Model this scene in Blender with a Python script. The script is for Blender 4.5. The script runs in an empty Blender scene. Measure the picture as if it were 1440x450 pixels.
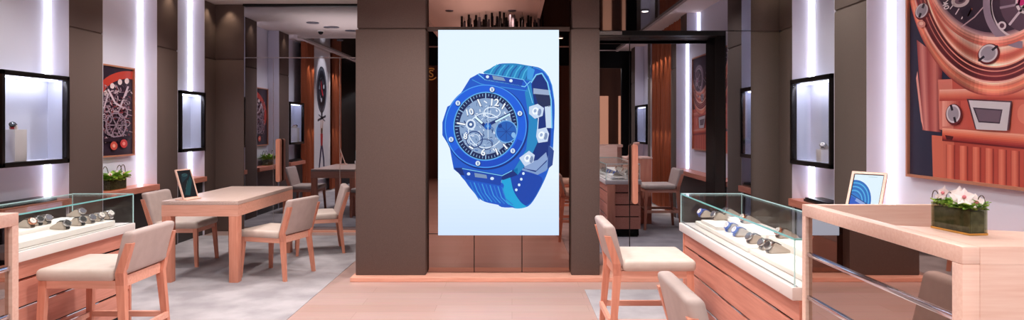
import bpy, bmesh, math, random
from mathutils import Vector, Matrix
random.seed(7)
C = bpy.context.scene.collection
F, H, U0, V0 = 900.0, 1.43, 720.0, 178.0     # focal length (px of a 1440 frame), eye height, principal point
PI = math.pi

# ------------------------------------------------------------------ colour + materials
def lin(c):
    return tuple(((x/255)/12.92 if x/255 <= .04045 else ((x/255+.055)/1.055)**2.4) for x in c)
def new_mat(name):
    m = bpy.data.materials.new(name); m.use_nodes = True
    nt = m.node_tree; b = nt.nodes['Principled BSDF']
    return m, nt, b
def mat(name, rgb, rough=.5, metal=0.0, emit=None, estr=0.0, spec=.5):
    m, nt, b = new_mat(name)
    b.inputs['Base Color'].default_value = (*lin(rgb), 1)
    b.inputs['Roughness'].default_value = rough
    b.inputs['Metallic'].default_value = metal
    b.inputs['Specular IOR Level'].default_value = spec
    if emit:
        b.inputs['Emission Color'].default_value = (*lin(emit), 1)
        b.inputs['Emission Strength'].default_value = estr
    return m
def noise_mat(name, a, bcol, scale=(1,1,1), nscale=5.0, detail=4, rough=.5, bump=0.0, spec=.5, lo=.3, hi=.7, metal=0.0):
    """two colours mixed by a stretched noise in object space"""
    m, nt, b = new_mat(name)
    tc = nt.nodes.new('ShaderNodeTexCoord'); mp = nt.nodes.new('ShaderNodeMapping')
    mp.inputs['Scale'].default_value = scale
    nz = nt.nodes.new('ShaderNodeTexNoise'); nz.inputs['Scale'].default_value = nscale; nz.inputs['Detail'].default_value = detail
    rp = nt.nodes.new('ShaderNodeValToRGB')
    rp.color_ramp.elements[0].position = lo; rp.color_ramp.elements[0].color = (*lin(a), 1)
    rp.color_ramp.elements[1].position = hi; rp.color_ramp.elements[1].color = (*lin(bcol), 1)
    L = nt.links.new
    L(tc.outputs['Object'], mp.inputs['Vector']); L(mp.outputs['Vector'], nz.inputs['Vector'])
    L(nz.outputs['Fac'], rp.inputs['Fac']); L(rp.outputs['Color'], b.inputs['Base Color'])
    b.inputs['Roughness'].default_value = rough; b.inputs['Specular IOR Level'].default_value = spec
    b.inputs['Metallic'].default_value = metal
    if bump:
        bp = nt.nodes.new('ShaderNodeBump'); bp.inputs['Strength'].default_value = bump; bp.inputs['Distance'].default_value = .01
        L(nz.outputs['Fac'], bp.inputs['Height']); L(bp.outputs['Normal'], b.inputs['Normal'])
    return m
def plank_mat(name, a, bcol, mortar):
    m, nt, b = new_mat(name)
    tc = nt.nodes.new('ShaderNodeTexCoord'); mp = nt.nodes.new('ShaderNodeMapping')
    mp.inputs['Rotation'].default_value = (0, 0, 0)
    br = nt.nodes.new('ShaderNodeTexBrick')
    br.inputs['Color1'].default_value = (*lin(a), 1); br.inputs['Color2'].default_value = (*lin(bcol), 1)
    br.inputs['Mortar'].default_value = (*lin(mortar), 1)
    br.inputs['Scale'].default_value = 1; br.inputs['Brick Width'].default_value = 1.2; br.inputs['Row Height'].default_value = .19
    br.inputs['Mortar Size'].default_value = .0015
    nz = nt.nodes.new('ShaderNodeTexNoise'); nz.inputs['Scale'].default_value = 3; nz.inputs['Detail'].default_value = 6
    mp2 = nt.nodes.new('ShaderNodeMapping'); mp2.inputs['Scale'].default_value = (1.5, 14, 1)
    mx = nt.nodes.new('ShaderNodeMix'); mx.data_type = 'RGBA'; mx.blend_type = 'MULTIPLY'; mx.inputs[0].default_value = .22
    L = nt.links.new
    L(tc.outputs['Object'], mp.inputs['Vector']); L(mp.outputs['Vector'], br.inputs['Vector'])
    L(tc.outputs['Object'], mp2.inputs['Vector']); L(mp2.outputs['Vector'], nz.inputs['Vector'])
    L(br.outputs['Color'], mx.inputs[6]); L(nz.outputs['Color'], mx.inputs[7]); L(mx.outputs[2], b.inputs['Base Color'])
    b.inputs['Roughness'].default_value = .3; b.inputs['Specular IOR Level'].default_value = .5
    return m
def glass_mat(name, tint=(235, 248, 245), facing=.6):
    """thin sheet glass: clear, with a fresnel sheen"""
    m = bpy.data.materials.new(name); m.use_nodes = True; nt = m.node_tree
    nt.nodes.remove(nt.nodes['Principled BSDF']); out = nt.nodes['Material Output']
    tr = nt.nodes.new('ShaderNodeBsdfTransparent'); tr.inputs['Color'].default_value = (*lin(tint), 1)
    gl = nt.nodes.new('ShaderNodeBsdfGlossy'); gl.inputs['Roughness'].default_value = .01
    lw = nt.nodes.new('ShaderNodeLayerWeight'); lw.inputs['Blend'].default_value = .5
    pw = nt.nodes.new('ShaderNodeMath'); pw.operation = 'POWER'; pw.inputs[1].default_value = 4.0
    ma = nt.nodes.new('ShaderNodeMath'); ma.operation = 'MULTIPLY_ADD'; ma.inputs[1].default_value = facing; ma.inputs[2].default_value = .03
    mx = nt.nodes.new('ShaderNodeMixShader'); L = nt.links.new
    L(lw.outputs['Facing'], pw.inputs[0]); L(pw.outputs[0], ma.inputs[0]); L(ma.outputs[0], mx.inputs['Fac'])
    L(tr.outputs['BSDF'], mx.inputs[1]); L(gl.outputs['BSDF'], mx.inputs[2]); L(mx.outputs['Shader'], out.inputs['Surface'])
    return m
def picture_mat(name, emissive=0.0, rough=.45, base=1.0):
    m, nt, b = new_mat(name)
    at = nt.nodes.new('ShaderNodeAttribute'); at.attribute_name = 'Col'
    if emissive:
        b.inputs['Base Color'].default_value = (.01, .01, .01, 1)
        nt.links.new(at.outputs['Color'], b.inputs['Emission Color']); b.inputs['Emission Strength'].default_value = emissive
        b.inputs['Specular IOR Level'].default_value = .1
    else:
        nt.links.new(at.outputs['Color'], b.inputs['Base Color'])
    b.inputs['Roughness'].default_value = rough
    return m

WD1, WD2 = (240, 180, 158), (224, 160, 137)
M = dict(
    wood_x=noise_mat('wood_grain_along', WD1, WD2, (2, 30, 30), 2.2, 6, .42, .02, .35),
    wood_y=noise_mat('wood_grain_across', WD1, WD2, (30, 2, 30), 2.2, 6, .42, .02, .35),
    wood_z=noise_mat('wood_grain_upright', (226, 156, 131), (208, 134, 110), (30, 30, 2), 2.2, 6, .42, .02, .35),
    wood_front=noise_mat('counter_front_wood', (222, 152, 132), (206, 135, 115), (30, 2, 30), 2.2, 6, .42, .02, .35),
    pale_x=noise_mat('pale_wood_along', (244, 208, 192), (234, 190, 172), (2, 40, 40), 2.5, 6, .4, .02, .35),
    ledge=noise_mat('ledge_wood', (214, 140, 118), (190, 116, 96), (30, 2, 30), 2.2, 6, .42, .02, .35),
    floor=plank_mat('plank_floor', (204, 173, 166), (196, 162, 152), (168, 130, 117)),
    carpet=noise_mat('mottled_carpet', (186, 180, 183), (160, 154, 158), (1, 1, 1), 3.2, 9, .95, .25, .1, .35, .65),
    ceiling=mat('ceiling_paint', (230, 214, 208), .8),
    coffer=mat('black_gloss_ceiling', (14, 15, 18), .06, 0, spec=.9),
    niche=mat('niche_paint', (220, 221, 236), .6),
    side=mat('niche_return_paint', (216, 211, 224), .55),
    fabric=noise_mat('brown_fabric', (103, 87, 82), (93, 77, 72), (220, 220, 220), 1.0, 3, .85, .12, .2),
    fabric_gray=noise_mat('grey_brown_fabric', (110, 98, 91), (99, 87, 81), (220, 220, 220), 1.0, 3, .85, .12, .2),
    dark=mat('dark_cabinet', (44, 38, 38), .35),
    black=mat('black_lacquer', (17, 15, 16), .4, 0, None, 0, .15),
    blackm=mat('black_metal', (34, 30, 30), .3, .6),
    mirror=mat('grey_mirror', (172, 172, 180), .006, 1.0),
    mirror_b=mat('bronze_mirror', (150, 122, 113), .012, 1.0),
    mirror_d=mat('bronze_desk_mirror', (186, 166, 158), .01, 1.0),
    chrome=mat('polished_chrome', (215, 215, 225), .12, 1.0),
    steel=mat('brushed_steel', (200, 198, 200), .25, 1.0),
    gold=mat('gold_metal', (215, 170, 90), .25, 1.0),
    gold_lit=mat('lit_gold', (226, 178, 96), .35, .5, (226, 170, 90), .5),
    rose=mat('rose_gold_metal', (225, 160, 130), .2, 1.0),
    tabletop=noise_mat('table_top_wood', (214, 190, 180), (202, 174, 162), (40, 2, 40), 2.5, 6, .3, .02, .5),
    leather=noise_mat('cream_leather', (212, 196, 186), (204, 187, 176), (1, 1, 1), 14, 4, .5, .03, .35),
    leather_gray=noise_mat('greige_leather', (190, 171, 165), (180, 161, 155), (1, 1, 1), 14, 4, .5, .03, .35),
    white=mat('white_lacquer', (234, 224, 220), .35),
    tray=mat('cream_suede', (250, 242, 237), .8),
    beige=mat('beige_suede', (206, 192, 180), .8),
    led=mat('led_strip', (255, 255, 255), .5, 0, (238, 241, 255), 7.5),
    fill_glow=mat('fill_glow', (255, 255, 255), .5, 0, (240, 242, 255), 17.0),  # glow of the bars added inside the wall showcases
    lamp=mat('lamp_lens', (255, 250, 240), .5, 0, (255, 240, 220), 14.0),
    copper=mat('copper_curtain', (186, 104, 72), .34, .75),
    glass=glass_mat('sheet_glass', (253, 255, 254), .4),
    glass_clear=glass_mat('clear_glass', (248, 250, 252), .35),
    edge=mat('glass_edge', (126, 190, 190), .2, 0, (120, 186, 184), .12),  # slight emission stands in for light caught in the glass edge
    edge_glow=mat('glass_edge_glow', (190, 222, 222), .2, 0, (180, 214, 214), .25),  # paler edge with a stronger painted glow
    rubber=mat('black_rubber', (26, 25, 28), .5),
    rubber2=mat('grey_rubber', (96, 90, 92), .5),
    blue=mat('blue_ceramic', (64, 96, 190), .3),
    leaf=noise_mat('leaf_green', (128, 178, 58), (88, 140, 40), (1, 1, 1), 30, 3, .5),
    leaf2=noise_mat('leaf_bright', (176, 206, 86), (140, 184, 64), (1, 1, 1), 30, 3, .5),
    petal=mat('white_petal', (246, 232, 232), .55),
    petal_core=mat('pink_petal_core', (214, 120, 130), .55),
    stem=mat('dark_stem', (84, 66, 56), .6),
    moss=noise_mat('moss', (142, 138, 122), (96, 92, 76), (1, 1, 1), 60, 4, .8),
    tankglass=glass_mat('smoky_glass', (222, 224, 210), .5),
    copper_frame=mat('copper_frame', (206, 140, 112), .35, .3),
    screen=picture_mat('led_screen', 1.0),
    tablet=picture_mat('tablet_screen', .95),
    print=picture_mat('poster_print', 0, .3),
    mall=noise_mat('mall_wall', (120, 84, 66), (96, 64, 52), (3, 3, .3), 1.5, 3, .6),
    mall_light=mat('mall_panel_light', (255, 220, 180), .5, 0, (255, 176, 140), .8),
    redlac=mat('red_lacquer', (170, 30, 38), .3),
    smoke=mat('smoke_grey', (120, 118, 130), .4, .5),
)

# ------------------------------------------------------------------ object helpers
def obj(name, bm, mats, parent=None, loc=None, smooth=False, rot=None):
    me = bpy.data.meshes.new(name)
    bmesh.ops.recalc_face_normals(bm, faces=bm.faces[:]) if not getattr(bm, 'keep', False) else None
    bm.to_mesh(me); bm.free()
    if not isinstance(mats, (list, tuple)): mats = [mats]
    for m in mats: me.materials.append(m)
    if smooth:
        for p in me.polygons: p.use_smooth = True
        try: me.set_sharp_from_angle(angle=math.radians(40))
        except Exception: pass
    o = bpy.data.objects.new(name, me); C.objects.link(o)
    if parent: o.parent = parent
    if loc: o.location = loc
    if rot: o.rotation_euler = rot
    return o
def thing(name, label, cat, loc=(0, 0, 0), rotz=0, group=None):
    o = bpy.data.objects.new(name, None); C.objects.link(o); o.empty_display_size = .1
    o.location = loc; o.rotation_euler = (0, 0, rotz); o['label'] = label; o['category'] = cat
    if group: o['group'] = group
    return o
def tag(o, label, cat, group=None):
    o['label'] = label; o['category'] = cat
    if group: o['group'] = group
    return o
def struct(name, bm, mats, label, cat='wall', parent=None, smooth=False):
    o = obj(name, bm, mats, parent, smooth=smooth); o['kind'] = 'structure'; o['label'] = label; o['category'] = cat
    return o
def BM(): return bmesh.new()
def box(bm, lo, hi, bev=0, mi=0, seg=2, mtx=None):
    lo = Vector(lo); hi = Vector(hi)
    r = bmesh.ops.create_cube(bm, size=1)
    vs = r['verts']
    for v in vs:
        v.co = Vector((lo[i] + (v.co[i]+.5)*(hi[i]-lo[i]) for i in range(3)))
    fs = {f for v in vs for f in v.link_faces}
    for f in fs: f.material_index = mi
    if bev:
        es = list({e for v in vs for e in v.link_edges})
        r2 = bmesh.ops.bevel(bm, geom=es, offset=bev, segments=seg, profile=.5, affect='EDGES')
        vs = list({v for f in r2['faces'] for v in f.verts})
        for f in r2['faces']: f.material_index = mi
        vs = [v for v in vs if v.is_valid]
    if mtx is not None:
        bmesh.ops.transform(bm, matrix=mtx, verts=vs)
    return vs
def bar(bm, a, b, wa, wb=None, mi=0, up=(0, 0, 1), da=None, db=None):
    """a tapered square bar from a to b (wa, da) -> (wb, db)"""
    a = Vector(a); b = Vector(b); wb = wb or wa; da = da or wa; db = db or wb
    d = (b-a).normalized(); u = Vector(up)
    if abs(d.dot(u)) > .95: u = Vector((0, 1, 0))
    s = d.cross(u).normalized(); t = s.cross(d).normalized()
    q = []
    for p, w, h in ((a, wa, da), (b, wb, db)):
        q += [bm.verts.new(p + s*x*w/2 + t*y*h/2) for x, y in ((-1, -1), (1, -1), (1, 1), (-1, 1))]
    F4 = [(0, 1, 2, 3), (7, 6, 5, 4), (0, 4, 5, 1), (1, 5, 6, 2), (2, 6, 7, 3), (3, 7, 4, 0)]
    for f in F4:
        bm.faces.new([q[i] for i in f]).material_index = mi
def rect_bar(bm, pts, mi=0):
    """a bar with an axis aligned XY section: pts = [(z, x0, x1, y0, y1), ...] bottom to top"""
    rings = [[bm.verts.new((x, y, z)) for x, y in ((x0, y0), (x1, y0), (x1, y1), (x0, y1))] for z, x0, x1, y0, y1 in pts]
    for a, b in zip(rings, rings[1:]):
        for i in range(4):
            bm.faces.new((a[i], a[(i+1) % 4], b[(i+1) % 4], b[i])).material_index = mi
    bm.faces.new(rings[0][::-1]).material_index = mi; bm.faces.new(rings[-1]).material_index = mi
def tube(bm, pts, r, n=8, mi=0, r2=None):
    pts = [Vector(p) for p in pts]; rings = []
    for i, p in enumerate(pts):
        d = (pts[min(i+1, len(pts)-1)] - pts[max(i-1, 0)]).normalized()
        u = Vector((0, 0, 1)) if abs(d.z) < .9 else Vector((1, 0, 0))
        s = d.cross(u).normalized(); t = s.cross(d)
        rr = r if r2 is None else r + (r2-r)*i/(len(pts)-1)
        rings.append([bm.verts.new(p + (s*math.cos(k*2*PI/n) + t*math.sin(k*2*PI/n))*rr) for k in range(n)])
    for a, b in zip(rings, rings[1:]):
        for k in range(n):
            bm.faces.new((a[k], a[(k+1) % n], b[(k+1) % n], b[k])).material_index = mi
    bm.faces.new(rings[0][::-1]).material_index = mi; bm.faces.new(rings[-1]).material_index = mi
def cyl(bm, c, r, z0, z1, n=24, mi=0, r2=None):
    r2 = r if r2 is None else r2
    a = [bm.verts.new((c[0]+r*math.cos(k*2*PI/n), c[1]+r*math.sin(k*2*PI/n), z0)) for k in range(n)]
    b = [bm.verts.new((c[0]+r2*math.cos(k*2*PI/n), c[1]+r2*math.sin(k*2*PI/n), z1)) for k in range(n)]
    for k in range(n):
        bm.faces.new((a[k], a[(k+1) % n], b[(k+1) % n], b[k])).material_index = mi
    bm.faces.new(a[::-1]).material_index = mi; bm.faces.new(b).material_index = mi
def prism(bm, prof, y0, y1, mi=0):
    """profile in XZ extruded along Y"""
    a = [bm.verts.new((x, y0, z)) for x, z in prof]; b = [bm.verts.new((x, y1, z)) for x, z in prof]
    n = len(prof); fs = []
    for k in range(n): fs.append(bm.faces.new((a[k], a[(k+1) % n], b[(k+1) % n], b[k])))
    fs.append(bm.faces.new(a[::-1])); fs.append(bm.faces.new(b))
    for f in fs: f.material_index = mi
    return fs
def boxobj(name, lo, hi, m, parent=None, bev=0, seg=2, smooth=False):
    bm = BM(); box(bm, lo, hi, bev, 0, seg)
    return obj(name, bm, m, parent, smooth=smooth or bev > 0)
def dup(root, loc, rotz, label=None, group=None):
    r = root.copy(); C.objects.link(r); r.location = loc; r.rotation_euler = (0, 0, rotz)
    if label: r['label'] = label
    if group: r['group'] = group
    for ch in list(root.children):
        c = ch.copy(); C.objects.link(c); c.parent = r
        for g in list(ch.children):
            d = g.copy(); C.objects.link(d); d.parent = c
    return r

# ------------------------------------------------------------------ flat pictures (prints and screens): coloured cut-outs in thin layers
class Canvas:
    def __init__(s): s.p = []; s.z = 0
    def up(s): s.z += 1
    def poly(s, pts, c): s.p.append(([tuple(p) for p in pts], lin(c), s.z))
    def soft(s, pts, c, n=6):
        """closed curve through the points"""
        q = []; N = len(pts)
        for i in range(N):
            p0, p1, p2, p3 = pts[i-1], pts[i], pts[(i+1) % N], pts[(i+2) % N]
            for k in range(n):
                t = k/n
                q.append(tuple(.5*(2*p1[a] + (p2[a]-p0[a])*t + (2*p0[a]-5*p1[a]+4*p2[a]-p3[a])*t*t + (3*p1[a]-p0[a]-3*p2[a]+p3[a])*t**3) for a in (0, 1)))
        s.poly(q, c)
    def ell(s, cx, cy, rx, ry, c, rot=0, n=40, a0=0, a1=360):
        r = math.radians(rot); pts = []
        for k in range(n + (a1-a0 < 360)):
            t = math.radians(a0 + (a1-a0)*k/n)
            x, y = rx*math.cos(t), ry*math.sin(t)
            pts.append((cx + x*math.cos(r) - y*math.sin(r), cy + x*math.sin(r) + y*math.cos(r)))
        s.poly(pts, c)
    def ring(s, cx, cy, rx, ry, w, c, rot=0, n=48, a0=0, a1=360, wy=None):
        r = math.radians(rot); wy = w if wy is None else wy
        def P(t, k):
            x, y = (rx-k*w)*math.cos(t), (ry-k*wy)*math.sin(t)
            return (cx + x*math.cos(r) - y*math.sin(r), cy + x*math.sin(r) + y*math.cos(r))
        for k in range(n):
            t0 = math.radians(a0 + (a1-a0)*k/n); t1 = math.radians(a0 + (a1-a0)*(k+1)/n)
            s.poly([P(t0, 0), P(t1, 0), P(t1, 1), P(t0, 1)], c)
    def line(s, pts, w, c):
        for (x0, y0), (x1, y1) in zip(pts, pts[1:]):
            d = math.hypot(x1-x0, y1-y0) or 1; nx, ny = -(y1-y0)/d*w/2, (x1-x0)/d*w/2
            ex, ey = (x1-x0)/d*w*.2, (y1-y0)/d*w*.2
            s.poly([(x0+nx-ex, y0+ny-ey), (x1+nx+ex, y1+ny+ey), (x1-nx+ex, y1-ny+ey), (x0-nx-ex, y0-ny-ey)], c)
    def mixc(s, st, t):
        for (t0, c0), (t1, c1) in zip(st, st[1:]):
            if t <= t1:
                k = (t-t0)/((t1-t0) or 1); return tuple(c0[i]+(c1[i]-c0[i])*k for i in range(3))
        return st[-1][1]
    def rgrad(s, c, e0, e1, st, a0=0, a1=360, n=48, m=14, ang=None):
        """elliptic band between ellipse e1 (inner) and e0 (outer), shaded across by stops st"""
        for j in range(m):
            k0, k1 = j/m, (j+1)/m
            for i in range(n):
                q = []
                for ii, k in ((i, k0), (i+1, k0), (i+1, k1), (i, k1)):
                    t = math.radians(a0+(a1-a0)*ii/n)
                    q.append((c[0]+(e0[0]+(e1[0]-e0[0])*k)*math.cos(t), c[1]+(e0[1]+(e1[1]-e0[1])*k)*math.sin(t)))
                col = s.mixc(st, (k0+k1)/2)
                if ang:
                    g = ang((a0+(a1-a0)*(i+.5)/n, (k0+k1)/2)); col = tuple(max(0, min(255, x*g)) for x in col)
                s.poly(q, col)
    def lgrad(s, a, b, c, d, st, m=16):
        """quad a-b-c-d shaded from edge a-d to edge b-c"""
        L = lambda p, q, t: (p[0]+(q[0]-p[0])*t, p[1]+(q[1]-p[1])*t)
        for j in range(m): s.poly([L(a, b, j/m), L(a, b, (j+1)/m), L(d, c, (j+1)/m), L(d, c, j/m)], s.mixc(st, (j+.5)/m))
    def text(s, txt, cx, cy, size, c, rot=0):
        cu = bpy.data.curves.new('tmp', 'FONT'); cu.body = txt; cu.align_x = 'CENTER'; cu.align_y = 'CENTER'; cu.offset = .02
        o = bpy.data.objects.new('tmp', cu); C.objects.link(o)
        bpy.context.view_layer.update()
        me = bpy.data.meshes.new_from_object(o.evaluated_get(bpy.context.evaluated_depsgraph_get()))
        r = math.radians(rot)
        for p in me.polygons:
            pts = []
            for i in p.vertices:
                x, y = me.vertices[i].co.x*size, -me.vertices[i].co.y*size
                pts.append((cx + x*math.cos(r) - y*math.sin(r), cy + x*math.sin(r) + y*math.cos(r)))
            s.poly(pts, c)
        bpy.data.objects.remove(o); bpy.data.meshes.remove(me); bpy.data.curves.remove(cu)
    def clip(s, x0, y0, x1, y1):
        def cut(pts, ax, lim, keep_lt):
            out = []
            for i in range(len(pts)):
                a, b = pts[i-1], pts[i]
                ia = (a[ax] <= lim) if keep_lt else (a[ax] >= lim); ib = (b[ax] <= lim) if keep_lt else (b[ax] >= lim)
                if ia != ib:
                    t = (lim-a[ax])/(b[ax]-a[ax]); out.append((a[0]+t*(b[0]-a[0]), a[1]+t*(b[1]-a[1])))
                if ib: out.append(b)
            return out
        q = []
        for pts, c, z in s.p:
            for ax, lim, lt in ((0, x0, False), (0, x1, True), (1, y0, False), (1, y1, True)):
                if len(pts) >= 3: pts = cut(pts, ax, lim, lt)
            if len(pts) >= 3: q.append((pts, c, z))
        s.p = q
    def build(s, name, fn, m, parent=None, step=.00025):
        me = bpy.data.meshes.new(name); V = []; Fs = []; cols = []
        for pts, c, z in s.p:
            b = len(V)
            for u, v in pts: V.append(fn(u, v, z*step))
            Fs.append(list(range(b, b+len(pts)))); cols.append((c, len(pts)))
        me.from_pydata([tuple(v) for v in V], [], Fs)
        at = me.color_attributes.new('Col', 'FLOAT_COLOR', 'CORNER'); i = 0
        for c, n in cols:
            for _ in range(n): at.data[i].color = (*c, 1); i += 1
        me.materials.append(m)
        o = bpy.data.objects.new(name, me); C.objects.link(o)
        if parent: o.parent = parent
        return o

# ================================================================== SETTING
XL, XLN = -4.05, -4.25           # pilaster faces / niche back on the one long wall
XR, XRN = 2.56, 2.75             # the same on the other long wall
ZC, ZJ = 3.10, 2.345             # ceiling, panel joint
YB = -1.3                        # shop front behind the camera
YML = 8.74                       # mirror wall by the table
YM1, YM2 = 6.12, 6.42            # mirror wall beside the pillar: upper panels and strip / recessed lower panels

bm = BM(); box(bm, (-4.4, YB-.1, -.1), (2.9, 9.3, 0))
struct('floor', bm, M['floor'], 'pale pink timber plank floor of the boutique', 'floor')
bm = BM(); box(bm, (-4.1, -.6, .0), (-1.665, 8.38, .004))
struct('carpet', bm, M['carpet'], 'grey mottled carpet inlaid under the long table', 'carpet')
bm = BM(); box(bm, (.635, -.6, .0), (2.6, 5.6, .004))
struct('carpet', bm, M['carpet'], 'grey mottled carpet inlaid under the stools before the pillar', 'carpet')
bm = BM(); box(bm, (-4.4, YB-.1, ZC), (2.9, 9.3, ZC+.1))
struct('ceiling', bm, M['ceiling'], 'warm white ceiling of the boutique', 'ceiling')
for x0, x1, y0, y1, nm in ((-3.88, -1.35, -1.0, 5.72, 'table'), (.42, 2.25, -1.0, 6.0, 'counter')):
    bm = BM(); box(bm, (x0, y0, ZC-.012), (x1, y1, ZC-.001))
    struct('ceiling_coffer', bm, M['coffer'], 'glossy black ceiling panel over the %s side' % nm, 'ceiling')
    bm = BM()
    for lo, hi in (((x0-.05, y0, ZC-.05), (x0, y1+.05, ZC)), ((x1, y0, ZC-.05), (x1+.05, y1+.05, ZC)), ((x0, y1, ZC-.05), (x1, y1+.05, ZC))):
        box(bm, lo, hi)
    struct('trim_1' if nm == 'table' else 'trim_2', bm, M['ceiling'], 'pale border round the black ceiling panel over the %s side' % nm, 'trim')

def pilaster(lo, hi, label, m, zj=ZJ):
    bm = BM()
    box(bm, (lo[0], lo[1], 0), (hi[0], hi[1], zj-.006), .012, 0, 2)
    box(bm, (lo[0], lo[1], zj+.006), (hi[0], hi[1], ZC-.001), .012, 0, 2)
    box(bm, (lo[0]+.012, lo[1]+.012, zj-.02), (hi[0]-.012, hi[1]-.012, zj+.02))
    return struct('pilaster', bm, m, label, 'pilaster', smooth=True)

# long walls (niche backs)
bm = BM(); box(bm, (XLN-.12, YB, 0), (XLN, 9.0, ZC)); struct('wall_left', bm, M['niche'], 'long white wall behind the niches on the table side', 'wall')
bm = BM(); box(bm, (XRN, YB, 0), (XRN+.12, 9.0, ZC)); struct('wall_right', bm, M['niche'], 'long white wall behind the niches on the desk side', 'wall')

def side_returns(xa, xb, y, label):
    """white painted return on the face of a pilaster that looks back into the niche before it"""
    bm = BM(); box(bm, (min(xa, xb)+.004, y-.006, 0), (max(xa, xb)-.004, y-.0005, ZC)); struct('trim_3', bm, M['side'], label, 'trim')

LP = [(5.857, 6.34, 'brown fabric pilaster between the first wall showcase and the motor poster'),
      (7.31, 7.76, 'brown fabric pilaster between the planter ledge and the second wall showcase'),
      (8.44, 8.80, 'brown fabric pilaster in the corner beside the mirror wall')]
for y0, y1, lb in LP:
    pilaster((XLN, y0), (XL, y1), lb, M['fabric'])
    side_returns(XLN, XL, y0, 'white return of the ' + lb)
    if y1 < 8: side_returns(XLN, XL, y1+.0065, 'white far return of the ' + lb)
pilaster((XL-.02, YML), (-3.66, 9.0), 'brown fabric wall panel facing the shop beside the mirror wall', M['fabric'])
RP = [(5.86, 6.14, 'brown fabric pilaster in the corner beside the mirrored recess'),
      (4.63, 5.09, 'brown fabric pilaster between the large watch poster and the wall showcase'),
      (2.52, 2.85, 'brown fabric pilaster at the near end of the large watch poster'),
      (.76, .98, 'brown fabric pilaster behind the camera next to the copper curtain'),
      (-.9, -.5, 'brown fabric pilaster behind the camera near the shop front')]
for y0, y1, lb in RP:
    pilaster((XR, y0), (XRN, y1), lb, M['fabric_gray'])
    if y0 > 3: side_returns(XRN, XR, y0, 'white return of the ' + lb)
    if y1 < 6: side_returns(XRN, XR, y1+.0065, 'white far return of the ' + lb)
pilaster((2.287, YM1+.02), (XR+.02, 6.6), 'brown fabric wall panel facing the shop beside the mirrored recess', M['fabric_gray'])
for x, y0, y1 in ((XRN-.004, 2.72, 2.726),): pass

# LED light strips in the niche corners
def strip(x, y, sx, lb, sy=-1, m='led', w=.034):
    bm = BM()
    a = Vector((x, y, 0)); 
    p = [(x, y), (x + sx*w, y), (x, y + sy*w)]
    va = [bm.verts.new((px, py, .0)) for px, py in p]; vb = [bm.verts.new((px, py, ZC-.002)) for px, py in p]
    for k in range(3): bm.faces.new((va[k], va[(k+1) % 3], vb[(k+1) % 3], vb[k]))
    bm.faces.new(va[::-1]); bm.faces.new(vb)
    tag(obj('light_strip', bm, M[m]), lb, 'light')
strip(XLN+.001, 5.849, 1, 'vertical white light strip behind the first wall showcase of the table side')
strip(XLN+.001, 7.302, 1, 'vertical white light strip beside the small motor poster')
strip(XLN+.001, 8.432, 1, 'vertical white light strip behind the second wall showcase of the table side')
strip(XRN-.001, 5.852, -1, 'vertical white light strip behind the wall showcase of the desk side')
strip(XRN-.001, 4.622, -1, 'vertical white light strip at the far side of the large watch poster')
strip(XRN-.001, 2.862, -1, 'vertical white light strip at the near side of the large watch poster', 1)
strip(XRN-.001, .752, -1, 'vertical white light strip beside the copper curtain, seen in the recess mirror')

# ---- central pillar block and mirror walls
def column(x0, x1, y0, y1, label):
    bm = BM()
    box(bm, (x0, y0, .04), (x1, y1, ZJ-.006), .008)
    box(bm, (x0+.012, y0+.008, ZJ+.006), (x1, y1, ZC-.001), .008)
    box(bm, (x0+.02, y0+.02, ZJ-.03), (x1-.01, y1, ZJ+.03))
    return struct('pillar', bm, M['fabric'], label, 'pillar', smooth=True)
column(-1.462, -.806, 5.98, 8.86, 'wide brown fabric pillar face next to the LED screen, towards the table')
column(.553, .820, 5.98, 6.60, 'narrow brown fabric pillar face next to the LED screen, towards the counter')
bm = BM(); box(bm, (-.80, 6.62, 0), (2.9, 6.75, ZC)); struct('wall_core', bm, M['dark'], 'dark core wall behind the mirrored recess', 'wall')
bm = BM(); box(bm, (-4.2, 8.76, 0), (-1.3, 8.95, ZC)); struct('wall_back', bm, M['dark'], 'dark wall behind the mirror panels at the far end', 'wall')
bm = BM(); box(bm, (-1.49, 5.885, 0), (1.52, 6.42, .04), .004); struct('baseboard_center', bm, M['wood_x'], 'low timber plinth along the foot of the pillar', 'baseboard')
bm = BM(); box(bm, (1.52, 6.13, 0), (2.3, 6.42, .03)); struct('baseboard_right', bm, M['black'], 'black plinth at the foot of the mirrored recess', 'baseboard')
bm = BM(); box(bm, (-3.66, 8.66, 0), (-1.46, 8.738, .02)); struct('baseboard_left', bm, M['wood_x'], 'low timber threshold along the foot of the mirror wall', 'baseboard')
# centre bronze mirror
bm = BM()
box(bm, (-.806, 6.10, .042), (.553, 6.14, ZJ-.008)); box(bm, (-.806, 6.10, ZJ+.035), (.553, 6.14, ZC-.002))
struct('wall_center', bm, M['mirror_b'], 'bronze mirror panels behind the LED screen', 'mirror')
bm = BM(); box(bm, (-.806, 6.095, ZJ-.008), (.553, 6.12, ZJ+.035)); struct('trim_4', bm, M['fabric'], 'brown band between the bronze mirror panels', 'trim')
bm = BM()
for x in (-.36, .095): box(bm, (x-.004, 6.097, .042), (x+.004, 6.103, .43))
box(bm, (-.806, 6.097, .405), (-.69, 6.103, .411))
struct('trim_5', bm, M['black'], 'dark seams of the bronze mirror below the LED screen', 'trim')
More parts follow.
